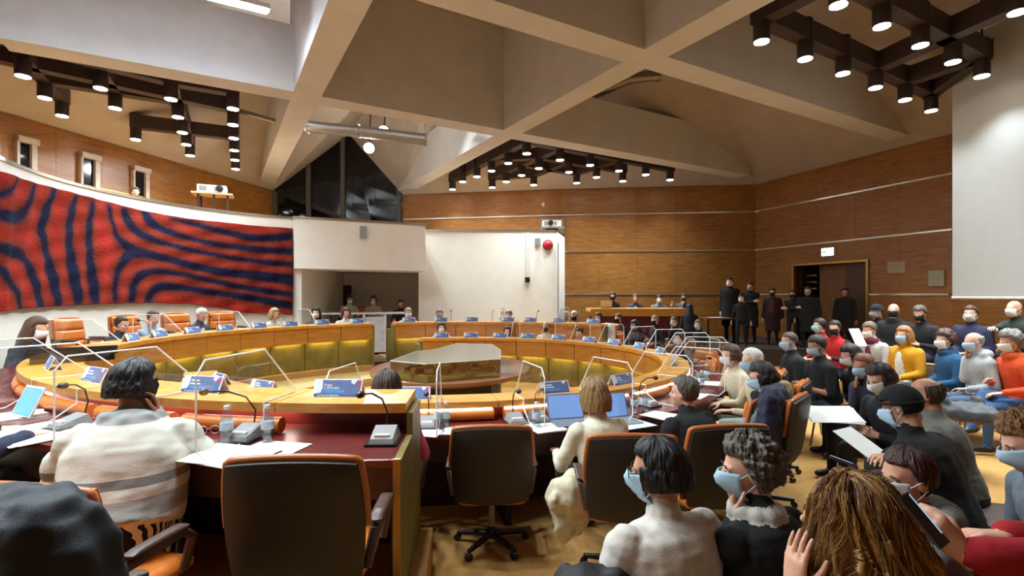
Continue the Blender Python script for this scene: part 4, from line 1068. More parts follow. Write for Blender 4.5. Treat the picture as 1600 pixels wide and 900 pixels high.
# ------------------------------------------------------------------ who sits where
def toC(px, d, dy=0):
    return math.degrees(math.atan2(C[1]-d, C[0]-(px-800)/F*d))+dy
def far_d(px, r):
    k = (px-800)/F; A = 1+k*k; B = -2*(k*C[0]+C[1]); D = C[0]**2+C[1]**2-r*r
    return (-B+math.sqrt(max(0, B*B-4*A*D)))/(2*A)
# woven blanket with broad grey stripes, and striped trousers
def striped(name, c0, c1, scale, axis, duty=.5, c2=None):
    m = bpy.data.materials.new(name); m.use_nodes = True; nt = m.node_tree; b = nt.nodes['Principled BSDF']; b.inputs['Roughness'].default_value = .95
    tc = nt.nodes.new('ShaderNodeTexCoord'); sp = nt.nodes.new('ShaderNodeSeparateXYZ'); nt.links.new(tc.outputs['Object'], sp.inputs[0])
    m1 = nt.nodes.new('ShaderNodeMath'); m1.operation = 'MULTIPLY'; m1.inputs[1].default_value = scale; nt.links.new(sp.outputs[axis], m1.inputs[0])
    m2 = nt.nodes.new('ShaderNodeMath'); m2.operation = 'FRACT'; nt.links.new(m1.outputs[0], m2.inputs[0])
    r = nt.nodes.new('ShaderNodeValToRGB'); r.color_ramp.interpolation = 'CONSTANT'; r.color_ramp.elements[0].color = (*lin(c0), 1)
    r.color_ramp.elements[1].position = duty; r.color_ramp.elements[1].color = (*lin(c1), 1)
    if c2: e = r.color_ramp.elements.new(duty+.22); e.color = (*lin(c0), 1); e = r.color_ramp.elements.new(duty+.34); e.color = (*lin(c2), 1); e = r.color_ramp.elements.new(duty+.44); e.color = (*lin(c0), 1)
    nt.links.new(m2.outputs[0], r.inputs[0]); nt.links.new(r.outputs[0], b.inputs['Base Color'])
    n = nt.nodes.new('ShaderNodeTexNoise'); n.inputs['Scale'].default_value = 180; bp = nt.nodes.new('ShaderNodeBump'); bp.inputs['Strength'].default_value = .25; bp.inputs['Distance'].default_value = .01
    nt.links.new(n.outputs[0], bp.inputs['Height']); nt.links.new(bp.outputs[0], b.inputs['Normal']); return m
M_blanket = striped('blanket_wool', '#cfcac0', '#9a9a98', 2.6, 2, .42, '#7c7c7c')
M_stripe = striped('stripe_cotton', '#121216', '#d8d6d2', 42, 1, .5)

def shawl_extra(pr, k):
    up, f = k['up'], k['f']
    pr.loft([(up(.03)-f*.02, .25, .20), (up(.09), .26, .205), (up(.2), .265, .20), (up(.34), .265, .19), (up(.44), .215, .155), (up(.51), .13, .115), (up(.555)+f*.01, .10, .10)], f, k['u'], 1, 22)
    for t, dx, dy in ((.40, .24, .03), (.3, .29, .10), (.2, .30, .16)): pr.ell(up(t)+Vector((dx, dy, 0)), (.075, .09, .09), 1); pr.ell(up(t)+Vector((-dx, dy, 0)), (.075, .09, .09), 1)
    for a in range(8):
        q = up(.52)+Vector((.105*math.cos(a*PI/4), .10*math.sin(a*PI/4), .01*(a % 3))); pr.ell(q, (.045, .045, .04), 1)
def hood_extra(pr, k):
    b = k['up'](.5)
    for a in range(9):
        t = PI+PI*(a/8); pr.ell(b+Vector((.11*math.cos(t), .10*math.sin(t)*.9, .03-.01*math.sin(t))), (.05, .05, .055), 1)
def scarf_extra(pr, k):
    b = k['up'](.535)
    for a in range(10): t = 2*PI*a/10; pr.ell(b+Vector((.075*math.cos(t), .08*math.sin(t)+.01, .0)), (.042, .042, .045), 1)

X = person
# --- foreground, outer desk
p_scarf = X('woman seen from behind wrapped in a grey striped blanket shawl at the foreground desk', 'woman in striped blanket shawl', 213, 603, 2.62, Z2, 112, 22, -44, 4, top='#cfcac0', topmat=M_blanket, legmat=M_stripe, hair=('mid', '#100e10'), arms=('desk', 'cheek'), bw=1.06, loose=.02, extra=shawl_extra, sk='tan', seat='exec', s=1.02)
p_left = X('person in dark navy jacket cut off by the left edge of the photo', 'person at the left edge in navy', -62, 560, 2.75, Z2, 66, 16, -10, top='#1d2338', legs='#16181f', hair=('short', '#2a211c'), loose=.03, seat='exec', bw=1.1)
# --- inner desk, near side
p_brown = X('woman with long dark brown hair and pink sleeves, from behind, at the inner desk', 'long-haired woman in pink', 605, 607, 3.55, 0, 93, 12, 0, 4, top='#b8527a', legs='#27304a', hair=('long', '#33231b'), seat='exec', s=.98)
p_blond = X('woman with blond bob in a white sweater, from behind, at the inner desk', 'blond woman in white sweater', 928, 618, 3.72, 0, 112, 12, 8, 6, top='#d8d0bc', legs='#17181f', hair=('bob', '#8a6a42'), seat='exec', loose=.012)
p_suit = X('grey-haired man in black suit looking left at the inner desk', 'grey-haired man in black suit', 1068, 614, 3.95, 0, 122, 8, 28, 0, top='#15161c', legs='#121318', hair=('short', '#57524d'), arms=('lap', 'thigh'), seat='exec', bw=1.14, loose=.03)
p_cardi = X('dark-haired person in grey cardigan and dark scarf with lowered mask at the right desk', 'person in grey cardigan', 1190, 590, 4.35, 0, 145, 1, 22, 14, top='#8b9592', wrap='#15151a', legs='#1b1c22', hair=('mid', '#1d1714'), mask='blue', seat='exec', extra=None, neck='top', loose=.02)
p_white = X('white-haired person with blue mask and cream sweater at the right desk', 'white-haired person in cream sweater', 1174, 564, 5.1, 0, 176, 12, 10, 6, top='#c9b99c', legs='#4a4638', hair=('short', '#d8d2c8'), mask='blue', seat='exec')
p_creamw = X('brown-haired woman with white mask and cream sweater behind the white-haired person', 'brown-haired woman in cream', 1141, 556, 5.7, 0, 184, 14, 0, 8, top='#cbbfa6', legs='#2a2a30', hair=('mid', '#4a3024'), mask='white', seat='exec')
p_bluem = X('dark-haired man with blue mask and grey jacket near the right end of the inner desk', 'dark-haired man at the right desk', 1061, 530, 8.7, 0, 205, 8, -8, 0, top='#35383e', legs='#1c1c22', hair=('short', '#1f1814'), mask='blue', seat='exec', s=.96)
# --- inner desk, far side
for px, py, a in ((690, 512, dict(desc='dark-haired woman with white mask seated at the far inner desk, left end', short='far woman with white mask', hair=('mid', '#241812'), mask='white', top='#c8b8b4', s=.94)),
                  (793, 518, dict(desc='long dark-haired woman holding a phone at the far inner desk', short='far woman with phone', hair=('long', '#1d1412'), top='#c59a86', s=.92, arms=('desk', 'hold'))),
                  (853, 511, dict(desc='balding man with dark mask and pale shirt at the far inner desk', short='far man in pale shirt', hair=('balding', '#6b6058'), mask='black', top='#d6cfb6', s=1.0, sk='light')),
                  (905, 521, dict(desc='woman with dark ponytail turned aside at the far inner desk, right end', short='far woman with ponytail', hair=('bun', '#1f1512'), top='#b9a58c', s=.92))):
    d_ = far_d(px, 3.98); X(a.pop('desc'), a.pop('short'), px, py, d_, 0, toC(px, d_), 12, 0, 6, seat='exec', **a)
# --- outer desk, far side
for px, py, a in ((687, 491, dict(desc='grey-haired man with dark jacket bent behind the back desk, left part', short='grey man behind back desk', hair=('short', '#7d7a74'), top='#23242c', mask='grey')),
                  (795, 492, dict(desc='grey-haired man behind a white card in the middle of the back desk', short='grey man at middle back desk', hair=('short', '#8d857a'), top='#b9bcc4', mask='white')),
                  (897, 494, dict(desc='white-haired man with black mask near the right end of the back desk', short='white-haired man at back desk', hair=('short', '#cfc6b8'), top='#c4b6ae', mask='black')),
                  (935, 497, dict(desc='brown-haired person in dark clothes at the right end of the back desk', short='brown-haired person at back desk end', hair=('mid', '#3a261c'), top='#2a2530')),
                  (638, 489, dict(desc='grey-haired person in pale blue at the left end of the back desk', short='grey person in pale blue', hair=('short', '#a39a90'), top='#a9bcd2', mask='white'))):
    d_ = far_d(px, 5.2); X(a.pop('desc'), a.pop('short'), px, py, d_, Z2, toC(px, d_), 12, 0, 10, seat='exec', **a)
# --- left tribune
d_ = 6.1; X('woman with long brown hair and white mask writing at the far left desk', 'long-haired woman at far left', 58, 514, d_, Z2, 8, 20, -6, 14, top='#2a2f3c', legs='#1a1c22', hair=('verylong', '#4a2f22'), mask='white', seat='exec', s=1.08)
for px, py, a in ((191, 507, dict(desc='man in dark suit seated first from the left under the tapestry', short='man in dark suit under tapestry', hair=('short', '#2c221c'), top='#33353f', inner='#c9ccd4', arms=('desk', 'desk'))),
                  (240, 497, dict(desc='man in light blue shirt raising a hand to his face under the tapestry', short='man in light blue shirt', hair=('short', '#41352c'), top='#9db4c8', arms=('desk', 'cheek'), yawd=-10)),
                  (315, 492, dict(desc='white-haired man in navy suit under the tapestry beside orange chairs', short='white-haired man in navy suit', hair=('short', '#dcd8d0'), top='#39404f', inner='#d8d8d8', yawd=5, hp=22)),
                  (429, 491, dict(desc='woman with blond bob in white at the right end of the tapestry', short='blond woman under tapestry', hair=('bob', '#a08658'), top='#cfcabd', yawd=20)),
                  (541, 489, dict(desc='brown-haired woman in white before the recess table at the outer desk', short='brown-haired woman in white', hair=('mid', '#4a3022'), top='#d8d2ca', hp=14)),
                  (494, 489, dict(desc='long black-haired woman with mask and dark clothes at the recess edge', short='black-haired woman at recess edge', hair=('long', '#0f0c0e'), top='#191a22', mask='white', yawd=-30))):
    d_ = far_d(px, 5.2); X(a.pop('desc'), a.pop('short'), px, py, d_, Z2, toC(px, d_, a.pop('yawd', 0)), 12, 0, a.pop('hp', 8), seat='exec', **a)
# --- recess
struct('floor_tier', MB().prism([(-5.0, 13.25), (-2.9, 14.9), (-2.9, 16.9), (-5.3, 16.9)], .2, .44), M_carpet)
X('man with white mask and white shirt at the left of the recess table', 'man in white shirt in recess', 546, 468, 14.9, .44, 300, 10, 20, 10, top='#c9c9c6', hair=('short', '#2a1f1a'), mask='white', seat='aud', sk='tan', s=1.02)
X('woman with pale mask and beige top in the middle of the recess table', 'woman in beige in recess', 583, 469, 15.0, .44, 275, 10, 0, 10, top='#b7a8a0', hair=('mid', '#2f2019'), mask='white', seat='aud', s=1.02)
X('man in dark jacket at the right of the recess table', 'man in dark jacket in recess', 626, 475, 15.2, .44, 275, 10, 0, 12, top='#2c2024', hair=('short', '#4b4540'), seat='aud')
chair('exec', (P(566, 0, 15.4).x, 15.4, .44), 300, 'empty dark high-backed armchair between the two masked people in the recess', .5)
# --- press table and the row in front of it
for px, py, desc, short, kw in ((957, 463, 'dark-haired woman with black mask at the left of the press table', 'woman at left of press table', dict(hair=('mid', '#2b1d18'), mask='black', top='#20222c')),
                                (993, 466, 'red-haired person with white lanyard second from left at the press table', 'red-haired person at press table', dict(hair=('short', '#6b3524'), top='#3c4350', inner='#dcdcdc')),
                                (1030, 467, 'person with white mask in grey at the press table centre right', 'masked person at press table', dict(hair=('short', '#2a1e18'), mask='white', top='#7c828c')),
                                (1068, 465, 'person with chin on hand at the right end of the press table', 'person at right of press table', dict(hair=('short', '#33231c'), mask='black', top='#5c5a58', arms=('desk', 'chin')))):
    X(desc, short, px, py, 15.15, .62, 268, 12, 0, 8, seat='aud', **kw)
for px, py, desc, short, kw in ((966, 498, 'person with dark mask in navy, leftmost of the row before the press table', 'leftmost before press table', dict(hair=('short', '#4a3f38'), mask='black', top='#1b1d28')),
                                (991, 508, 'woman with dark hair and green mask reading before the press table', 'woman with green mask', dict(hair=('mid', '#2a1f1c'), mask='teal', top='#33363c', hp=15)),
                                (1023, 501, 'grey-haired person with black mask in black before the press table', 'person in black before press table', dict(hair=('short', '#8a8078'), mask='black', top='#16171c')),
                                (1053, 503, 'person with blue mask and hand at chin before the press table', 'person with blue mask before press table', dict(hair=('short', '#5a4638'), mask='blue', top='#191b22', arms=('lap', 'chin'))),
                                (1091, 508, 'fair-haired person with pale green mask right of the press table front', 'fair-haired masked person', dict(hair=('mid', '#6a543c'), mask='teal', top='#1f2022'))):
    X(desc, short, px, py, 12.6, 0, 205, 8, 10, kw.pop('hp', 5), seat='aud', legpose='out', arms=kw.pop('arms', ('lap', 'lap')), **kw)
X('woman with long black hair standing with papers, back turned, before the press table', 'standing woman with papers', 1077, 482, 13.3, 0, 75, 14, 0, 5, sit=False, top='#101116', legs='#101116', hair=('verylong', '#0e0b0c'), arms=('side', (.1, .3, .1)), s=.92)
# --- people standing at the back by the door
for px, py, d_, fl, s, desc, short, kw in (
        (1140, 441, 14.6, .42, 1.09, 'tall person in black with white mask, leftmost standing at the back wall', 'tall standing person', dict(mask='white', top='#121216', loose=.03)),
        (1158, 466, 13.5, .42, .82, 'short person with white mask standing just right of the tall one', 'short standing person', dict(mask='white', top='#141418')),
        (1172, 448, 14.4, .42, 1.0, 'person in dark coat with grey mask standing third from left at the back', 'third standing person', dict(mask='grey', top='#15151b', loose=.03)),
        (1207, 457, 14.0, .42, .93, 'person in dark maroon coat standing at the back near the corner', 'standing person in maroon', dict(mask='black', top='#2a1216', loose=.03, inner='#5a1e26')),
        (1238, 460, 13.6, .42, .9, 'person in black standing with arms crossed left of the doorway', 'person left of doorway', dict(mask='black', top='#101014')),
        (1262, 455, 13.3, .42, .94, 'broad person in dark navy standing in front of the doorway', 'broad person at doorway', dict(mask='grey', top='#11131c', bw=1.2, loose=.03)),
        (1320, 457, 13.2, .42, .92, 'person in long black coat standing at the right of the doorway', 'person right of doorway', dict(top='#121114', sk='tan', loose=.035))):
    X(desc, short, px, py, d_, fl, 235, 2, 0, 3, sit=False, s=s, legs='#121318', hair=('short', '#1d1613'), arms=('cross', 'cross') if px in (1238, 1172) else ('side', 'side'), **kw)
# --- audience on the right
X('man in black jacket with blue mask, front left of the audience', 'man in black jacket', 1233, 534, None, 0, 172, 6, 8, 6, top='#15161a', legs='#262b3e', hair=('buzz', '#4a3a30'), mask='blue', seat='aud', legpose='ankle', arms=('thigh', 'hold'), shoe='#d8d6d2', bw=1.1, loose=.015)
X('man in black t-shirt with pale mask looking down at his hands', 'man in black t-shirt', 1276, 541, None, 0, 178, 10, 6, 18, top='#131318', legs='#3c4658', hair=('short', '#2b201a'), mask='blue', seat='aud', arms=('hold', 'thigh'), short_sleeve=True, sk='tan', shoe='#cfcdc8', legpose='cross', bw=1.08)
X('dark-haired person with teal mask and red top behind the black t-shirt man', 'person with teal mask in red', 1280, 509, 8.3, .02, 178, 4, -5, 4, top='#8f1a1e', legs='#22232a', hair=('short', '#241a16'), mask='teal', seat='aud', arms=('lap', 'lap'), s=.97)
X('person in bright red vest with black mask and black sleeves', 'person in red vest', 1304, 513, 8.0, .02, 205, 6, 10, 6, top='#b31c1e', sleeve='#17171b', legs='#191a20', hair=('short', '#32241c'), mask='black', seat='aud', arms=('hold', 'hold'), s=.97)
X('grey-haired woman in white jacket and burgundy scarf holding a white sheet', 'woman with burgundy scarf', 1358, 516, 7.6, .02, 195, 14, 0, 16, top='#b9b8b2', wrap='#6a1f34', inner='#6a1f34', legs='#3c3a42', hair=('short', '#6b5c4e'), mask='white', seat='aud', arms=('hold', 'hold'))
p_yel = X('woman in mustard yellow coat with blue mask in the middle row', 'woman in yellow coat', 1412, 524, 7.1, .02, 190, 6, 4, 4, top='#c98a10', inner='#d6d4c8', legs='#a8bcc6', hair=('bob', '#a3713c'), mask='blue', seat='aud', arms=('thigh', 'lap'), loose=.025)
X('brown-haired person in blue jacket with white mask turned left', 'person in blue jacket', 1476, 532, 6.6, .02, 166, 8, 10, 4, top='#1e4f74', wrap='#1b3f66', legs='#2b2f3a', hair=('curly', '#4a2f20'), mask='white', seat='aud', arms=('thigh', 'lap'), loose=.025)
X('balding older man in grey hoodie with blue mask and hand raised', 'older man in grey hoodie', 1521, 535, 6.15, .02, 172, 8, 4, 6, top='#a3a6a8', legs='#4a5870', hair=('balding', '#8f8a84'), mask='blue', seat='aud', arms=('lap', 'chin'), extra=hood_extra, loose=.015)
X('grey-haired person in bright orange sweater with white mask', 'person in orange sweater', 1578, 535, 5.8, .02, 170, 10, 2, 12, top='#d2481c', wrap='#d2541c', legs='#3a5a88', hair=('curly', '#77706a'), mask='white', seat='aud', arms=('thigh', 'hold'), loose=.02, legpose='cross')
X('person in dark jacket with grey mask, leftmost of the back row by the door', 'dark person with grey mask', 1369, 487, 8.6, .36, 195, 10, -10, 8, top='#1d1e24', legs='#17181d', hair=('beanie', '#1b1c22'), mask='grey', seat='aud', arms=('hold', 'lap'))
X('bald man with black mask and black coat in the back row', 'bald man with black mask', 1396, 486, 8.1, .36, 210, 4, 10, 0, top='#17181c', loose=.025, wrap='#141418', legs='#17181d', hair=('bald', ''), mask='black', seat='aud', arms=('lap', 'lap'), bw=1.1)
X('grey-haired man with black mask and dark sweater looking at his phone', 'grey-haired man with phone', 1437, 490, 7.7, .36, 200, 14, 10, 22, top='#222228', legs='#2c3142', hair=('short', '#5a4e46'), mask='black', seat='aud', arms=('hold', 'hold'))
X('man with glasses and white mask in dark blue shirt in the back row', 'man with glasses and white mask', 1516, 491, 7.5, .36, 200, 4, 15, 0, top='#2b2d48', loose=.015, legs='#20222c', hair=('short', '#4a3224'), mask='white', glasses=True, seat='aud', arms=('lap', 'lap'), bw=1.1)
X('bald man with white mask stretching his arm out over the front seats', 'bald man stretching his arm', 1584, 483, 7.2, .36, 176, 8, 12, 0, top='#26302c', legs='#1d1f24', hair=('bald', ''), mask='white', seat='aud', arms=('lap', ('w', 1528, 519, 6.75)), bw=1.12, loose=.01)
X('woman with reddish hair and blue mask, hand on mask, left of the beanie wearer', 'red-haired woman with blue mask', 1349, 573, 5.0, 0, 190, 14, 5, 8, top='#2c2838', legs='#22243a', hair=('short', '#7a4428'), mask='blue', seat='aud', arms=('thigh', 'chin'), sk='tan')
X('dark-haired woman with white mask bent down behind the red-haired woman', 'dark-haired woman bent down', 1328, 556, 5.7, 0, 180, 20, 0, 20, top='#1c1c24', legs='#1a1b22', hair=('mid', '#261a16'), mask='white', seat='aud', arms=('lap', 'lap'))
X('dark brown-haired woman in black with white mask reading in front of the beanie wearer', 'dark-haired woman reading', 1374, 592, 4.2, 0, 192, 18, 0, 24, top='#17171c', legs='#3e3c3c', hair=('mid', '#2a1b14'), mask='white', seat='aud', arms=('hold', 'hold'))
p_bean = X('large person in black beanie and black sweater, from behind, looking down', 'person in black beanie', 1408, 636, 2.95, 0, 124, 18, 6, 18, top='#08080a', legs='#101014', hair=('beanie', '#0b0a0d'), seat='aud', arms=('thigh', ('w', 1335, 728, 2.55)), bw=1.2, loose=.03, mask='blue', sk='light')
X('bald man in olive grey jacket, from behind, beside the beanie wearer', 'bald man from behind', 1446, 618, 3.5, 0, 132, 14, 10, 10, top='#6b6a62', legs='#23252c', hair=('balding', '#4a3a2e'), seat='aud', arms=('thigh', 'thigh'), bw=1.05, loose=.02, sk='tan')
p_denim = X('person with curly light brown hair and denim sleeve at the right edge', 'curly person in denim', 1606, 694, 2.3, 0, 168, 20, -5, 20, top='#6a7480', legs='#16171c', hair=('curly', '#7a5230'), mask='blue', seat='aud', arms=('thigh', 'thigh'))
p_auburn = X('woman with short auburn hair, clear mask loop and grey hood in profile', 'auburn-haired woman in profile', 1415, 748, 2.02, 0, 150, 10, 36, 2, top='#6e7070', legs='#1f2026', hair=('short', '#3a1c18'), mask='white', seat='aud', arms=('thigh', 'lap'), extra=hood_extra, sk='light', s=.95)
p_sweat = X('black-haired woman in fluffy white sweater with blue mask, from behind, in the foreground', 'woman in fluffy white sweater', 1026, 738, 1.92, 0, 112, 8, 44, 4, top='#cfc8c0', legs='#17181d', hair=('mid', '#0d0b0d'), mask='blue', glasses=True, seat='aud', arms=('thigh', 'lap'), loose=.03, bw=1.05, sk='light', s=.96)
p_greyh = X('woman with wavy grey hair and blue mask, chin on hand, foreground', 'grey-haired woman with chin on hand', 1168, 735, 1.98, 0, 118, 12, 50, 4, top='#131316', wrap='#b9b2a8', loose=.02, legs='#15161b', hair=('curly', '#5f5952'), mask='blue', seat='aud', arms=('chin', 'lap'), sk='fair', s=.96)
p_curl = X('woman with long wavy golden brown hair, hand at her cheek, nearest the camera', 'woman with wavy golden hair', 1318, 812, 1.42, 0, 118, 8, 20, 2, top='#4a4c50', legs='#1c1d24', hair=('custom', ''), seat='aud', arms=('cheekout', 'thigh'), hands=('flat', 'relaxed'), sk='fair', s=.97)
p_red = X('person in red fleece at the right edge holding a phone with both hands', 'person in red fleece', 1705, 690, 1.5, .12, 150, 14, 0, 18, top='#9c1420', legs='#1a1b20', hair=('short', '#3a2a20'), seat='aud', arms=(('w', 1470, 868, 1.28), ('w', 1570, 838, 1.42)), hands=('grip', 'relaxed'), loose=.03, hdir=(((-.1, .7, .75), (-.8, -.5, .3)), ((-.5, .9, .1), (.2, .1, 1))))
X('person seen as a dark head behind the tapestry wall on the balcony', 'person on the balcony', 212, 300, 11.0, 2.7, 300, 5, 0, 5, sit=False, top='#1c1c22', hair=('short', '#191414'), s=.82)
flush()
CHAIR_OV = {'blond woman in white sweater': (88, .49, 974, 3.32), 'grey-haired man in black suit': (97, .5, 1104, 3.5), 'long-haired woman in pink': (91, .42, 595, 3.62), 'person in grey cardigan': (138, .5, 1190, 4.36), 'white-haired person in cream sweater': (143, .48, 1206, 5.15), 'brown-haired woman in cream': (150, .48, 1178, 5.8)}
for pi in PEOPLE:
    if pi['short'] in CHAIR_OV:
        y_, h_, x_, d_ = CHAIR_OV[pi['short']]; chair('exec', (P(x_, 0, d_).x, d_, 0), y_, 'orange leather swivel armchair under the '+pi['short'], h_); continue
    if pi['seat']:
        kind = pi['seat']; sh = min(.56, max(.36, pi['hz']-.125)); off = Matrix.Rotation(pi['a'], 3, 'Z') @ Vector((0, -.19 if kind == 'exec' else -.16, 0)); loc = pi['base']+off
        chair(kind, loc, toC(800+F*loc.x/loc.y, loc.y) if kind == 'exec' and loc.y > 1 else pi['yaw'], ('orange leather swivel armchair under the ' if kind == 'exec' else 'tan-rimmed audience chair under the ')+pi['short'], sh)
# empty armchairs
def free_chair(px, py_top, d, floor, yaw, label, sh=.47): p = P(px, 0, d); return chair('exec', (p.x, p.y, floor), yaw, label, sh)
free_chair(496, 0, 2.28, Z2, 93, 'empty dark-backed orange armchair nearest the camera at the outer desk', .44)
free_chair(768, 0, 3.68, 0, 93, 'empty dark-backed orange armchair in the middle of the inner desk', .45)
free_chair(1136, 0, 4.55, 0, 138, 'empty orange-rimmed armchair between the suited man and the grey cardigan person', .45)
for px, lab in ((290, 'empty quilted orange armchair left of the white-haired man under the tapestry'), (358, 'empty quilted orange armchair right of the white-haired man under the tapestry'), (215, 'dark-backed orange armchair between the two men under the tapestry'), (132, 'empty dark armchair left of the suited man under the tapestry')):
    d_ = far_d(px, 5.45); free_chair(px, 0, d_, Z2, toC(px, d_), lab, .72)
for px, d_, lab in ((1085, 7.3, 'empty orange armchair at the right of the inner desk, farther of two'), (1124, 6.5, 'empty orange armchair at the right of the inner desk, nearer of two')):
    free_chair(px, 0, d_, 0, toC(px, d_), lab, .45)
p = P(940, 0, 11.0); chair('exec', (p.x+.1, 11.0, 0), 200, 'dark armchair with a white cloth over it at the end of the back desk', .5)
p = P(1588, 0, 3.1); chair('aud', (p.x, p.y, 0), 165, 'empty tan-rimmed audience chair at the right edge behind the denim sleeve')
p = P(232, 0, 1.6); chair('aud', (p.x, 1.42, Z2), 80, 'cream-rimmed chair cut off at the bottom left corner', .40)

# ------------------------------------------------------------------ wavy strand hair of the nearest woman
def strand_hair(info):
    HM = info['HM']; c0 = Vector((0, -.008, .03)); NA, NT = 260, 110; vs = []; cols = []
    lo_, hi_ = np.array(lin('#47270f')), np.array(lin('#c08a44')); N = noise.noise
    for j in range(NT):
        t = j/(NT-1)                                   # 0 crown .. 1 tips
        for i in range(NA):
            az = .95+(2*PI-1.9)*i/(NA-1); sweep = 1.2*N(Vector((az*1.3, t*2.2, 4)))*t
            cl = N(Vector((az*5+sweep*2, t*2.6, 1))); fine = N(Vector((az*24+sweep*7+1.4*math.sin(t*8+az*3), t*3.2, 2))); vf = N(Vector((az*60+sweep*14+2.2*math.sin(t*9+az*2), t*4, 7)))
            vol = .018+.034*min(1, t*2.2)
            if t < .45: el = PI/2*(1-t/.45)+.02; z = 0
            else: el = 0; z = (t-.45)/.55*(.34+.06*N(Vector((az*4, 0, 9))))
            d = Vector((math.sin(az)*math.cos(el), math.cos(az)*math.cos(el), math.sin(el))); rr = 1/math.sqrt((d.x/.075)**2+(d.y/.096)**2+(d.z/.089)**2)
            part = -.016*math.exp(-(math.sin(az)/.12)**2)*(1-t) if t < .45 else 0
            p = c0+d*(rr+vol+part+.024*cl*min(1, t*2)+.010*fine+.004*vf)
            e2 = Vector((math.sin(az), math.cos(az), 0)); side = Vector((math.cos(az), -math.sin(az), 0))
            p = p+e2*(.075*min(1, z/.2)-.05*max(0, z-.2))+side*(.022*math.sin(t*13+az*4+3*cl)*min(1, max(0, t-.25)*2.5))+Vector((0, -.02*z, -z))
            vs.append(HM @ p)
            k = np.clip(.30+.6*(t-.35)+.42*fine+.45*cl+.4*vf, 0, 1); cols.append(lo_*(1-k)+hi_*k)
    fs = [(j*NA+i, j*NA+i+1, (j+1)*NA+i+1, (j+1)*NA+i) for j in range(NT-1) for i in range(NA-1)]
    me = bpy.data.meshes.new('hair'); me.from_pydata([tuple(v) for v in vs], [], fs)
    ca = me.color_attributes.new('tint', 'FLOAT_COLOR', 'POINT'); ca.data.foreach_set('color', np.concatenate([np.array(cols), np.ones((len(cols), 1))], 1).astype(np.float32).ravel())
    m = bpy.data.materials.new('hair_golden'); m.use_nodes = True; nt = m.node_tree; b = nt.nodes['Principled BSDF']; b.inputs['Roughness'].default_value = .45
    at = nt.nodes.new('ShaderNodeVertexColor'); at.layer_name = 'tint'; nt.links.new(at.outputs[0], b.inputs['Base Color']); me.materials.append(m)
    me.polygons.foreach_set('use_smooth', [True]*len(fs)); o = bpy.data.objects.new('hair', me); COL.objects.link(o); o.parent = info['root']
    sm = o.modifiers.new('thickness', 'SOLIDIFY'); sm.thickness = .012
    rnd = random.Random(5); mb = MB()
    for k in range(900):                               # loose strands standing off the mass
        i0 = rnd.randrange(4, NA-4); j0 = rnd.randrange(8, NT-40); n = rnd.randrange(14, 38, 4); off = rnd.uniform(.0, .014); dr = rnd.uniform(-.5, .5)
        ctr = HM @ Vector((0, -.02, -.1)); pts = []
        for q in range(0, n, 3):
            v = Vector(vs[(j0+q)*NA+int(min(NA-1, max(0, i0+dr*q)))]); w_ = (v-ctr).normalized(); pts.append(v+w_*(off*math.sin(PI*q/n)+.001))
        mb.tube(pts, rnd.uniform(.0005, .001), 3, rnd.choice((0, 1, 1, 2)))
    o = obj('loose_strands', mb, [hairm('#5c3b1c'), hairm('#85582a'), hairm('#b08444')], info['root'], smooth=180); o['kind'] = 'stuff'
strand_hair(p_curl)

# ------------------------------------------------------------------ coats and cloths
def drape(name, label, cat, p, yaw, rings, col, bumps=0, vox=.011, seed=1, m=None):
    pr = Prims(); rnd = random.Random(seed)
    pr.loft(rings, Vector((0, 1, 0)), Vector((0, 0, 1)), 1, 22)
    for k in range(bumps):
        c, rx, ry = rnd.choice(rings[1:-1]); a = rnd.uniform(0, 6.28); pr.ell(Vector(c)+Vector((rx*.8*math.cos(a), ry*.8*math.sin(a), rnd.uniform(-.05, .05))), (rnd.uniform(.04, .08), rnd.uniform(.03, .06), rnd.uniform(.06, .14)), 1)
    def done(v, no, fs, pr, vx):
        for q in range(len(v)):
            t = Vector(v[q]); v[q] += no[q]*(.026*noise.noise(Vector((t.x*12+seed, t.y*12, t.z*2.5)))+.007*noise.noise(t*22))
        me = bpy.data.meshes.new(name); me.from_pydata(v.tolist(), [], fs); me.materials.append(m or cloth(col, .7)); me.polygons.foreach_set('use_smooth', [True]*len(fs))
        me.transform(Matrix.Translation(p) @ Matrix.Rotation(rad(yaw-90), 4, 'Z')); o = bpy.data.objects.new(name, me); COL.objects.link(o); tag(recenter(o), label, cat)
    queue(pr, vox, 4, done)
V3 = lambda x, y, z: Vector((x, y, z))
p = P(42, 800, 1.42)
drape('coat', 'dark navy padded coat draped over the chair at the bottom left corner', 'coat', V3(p.x, p.y, .43), 72, [(V3(0, 0, 0), .28, .17), (V3(0, 0, .3), .285, .18), (V3(0, .0, .55), .275, .17), (V3(0, 0, .70), .25, .15), (V3(0, 0, .78), .21, .12), (V3(0, 0, .82), .15, .07)], '#1c2029', 4, seed=4)
free_chair(62, 0, 1.66, Z2, 75, 'armchair hidden under the navy coat at the bottom left corner', .46)
p = P(1222, 640, 4.02)
drape('coat', 'navy blue coat hanging over the armchair back behind the grey cardigan person', 'coat', V3(p.x+.0, p.y+.12, .36), 136, [(V3(0, 0, 0), .30, .09), (V3(0, 0, .2), .31, .11), (V3(0, 0, .45), .28, .11), (V3(0, 0, .62), .24, .09), (V3(0, 0, .70), .15, .05)], '#171c38', 5, seed=2)
p = P(1196, 575, 4.7)
drape('coat', 'olive tan coat over the chair back beside the navy coat', 'coat', V3(p.x+.22, p.y+.1, .42), 140, [(V3(0, 0, 0), .2, .07), (V3(0, 0, .3), .22, .09), (V3(0, 0, .5), .18, .07), (V3(0, 0, .56), .1, .04)], '#8a7648', 3, seed=8)
p = P(890, 745, 3.3)
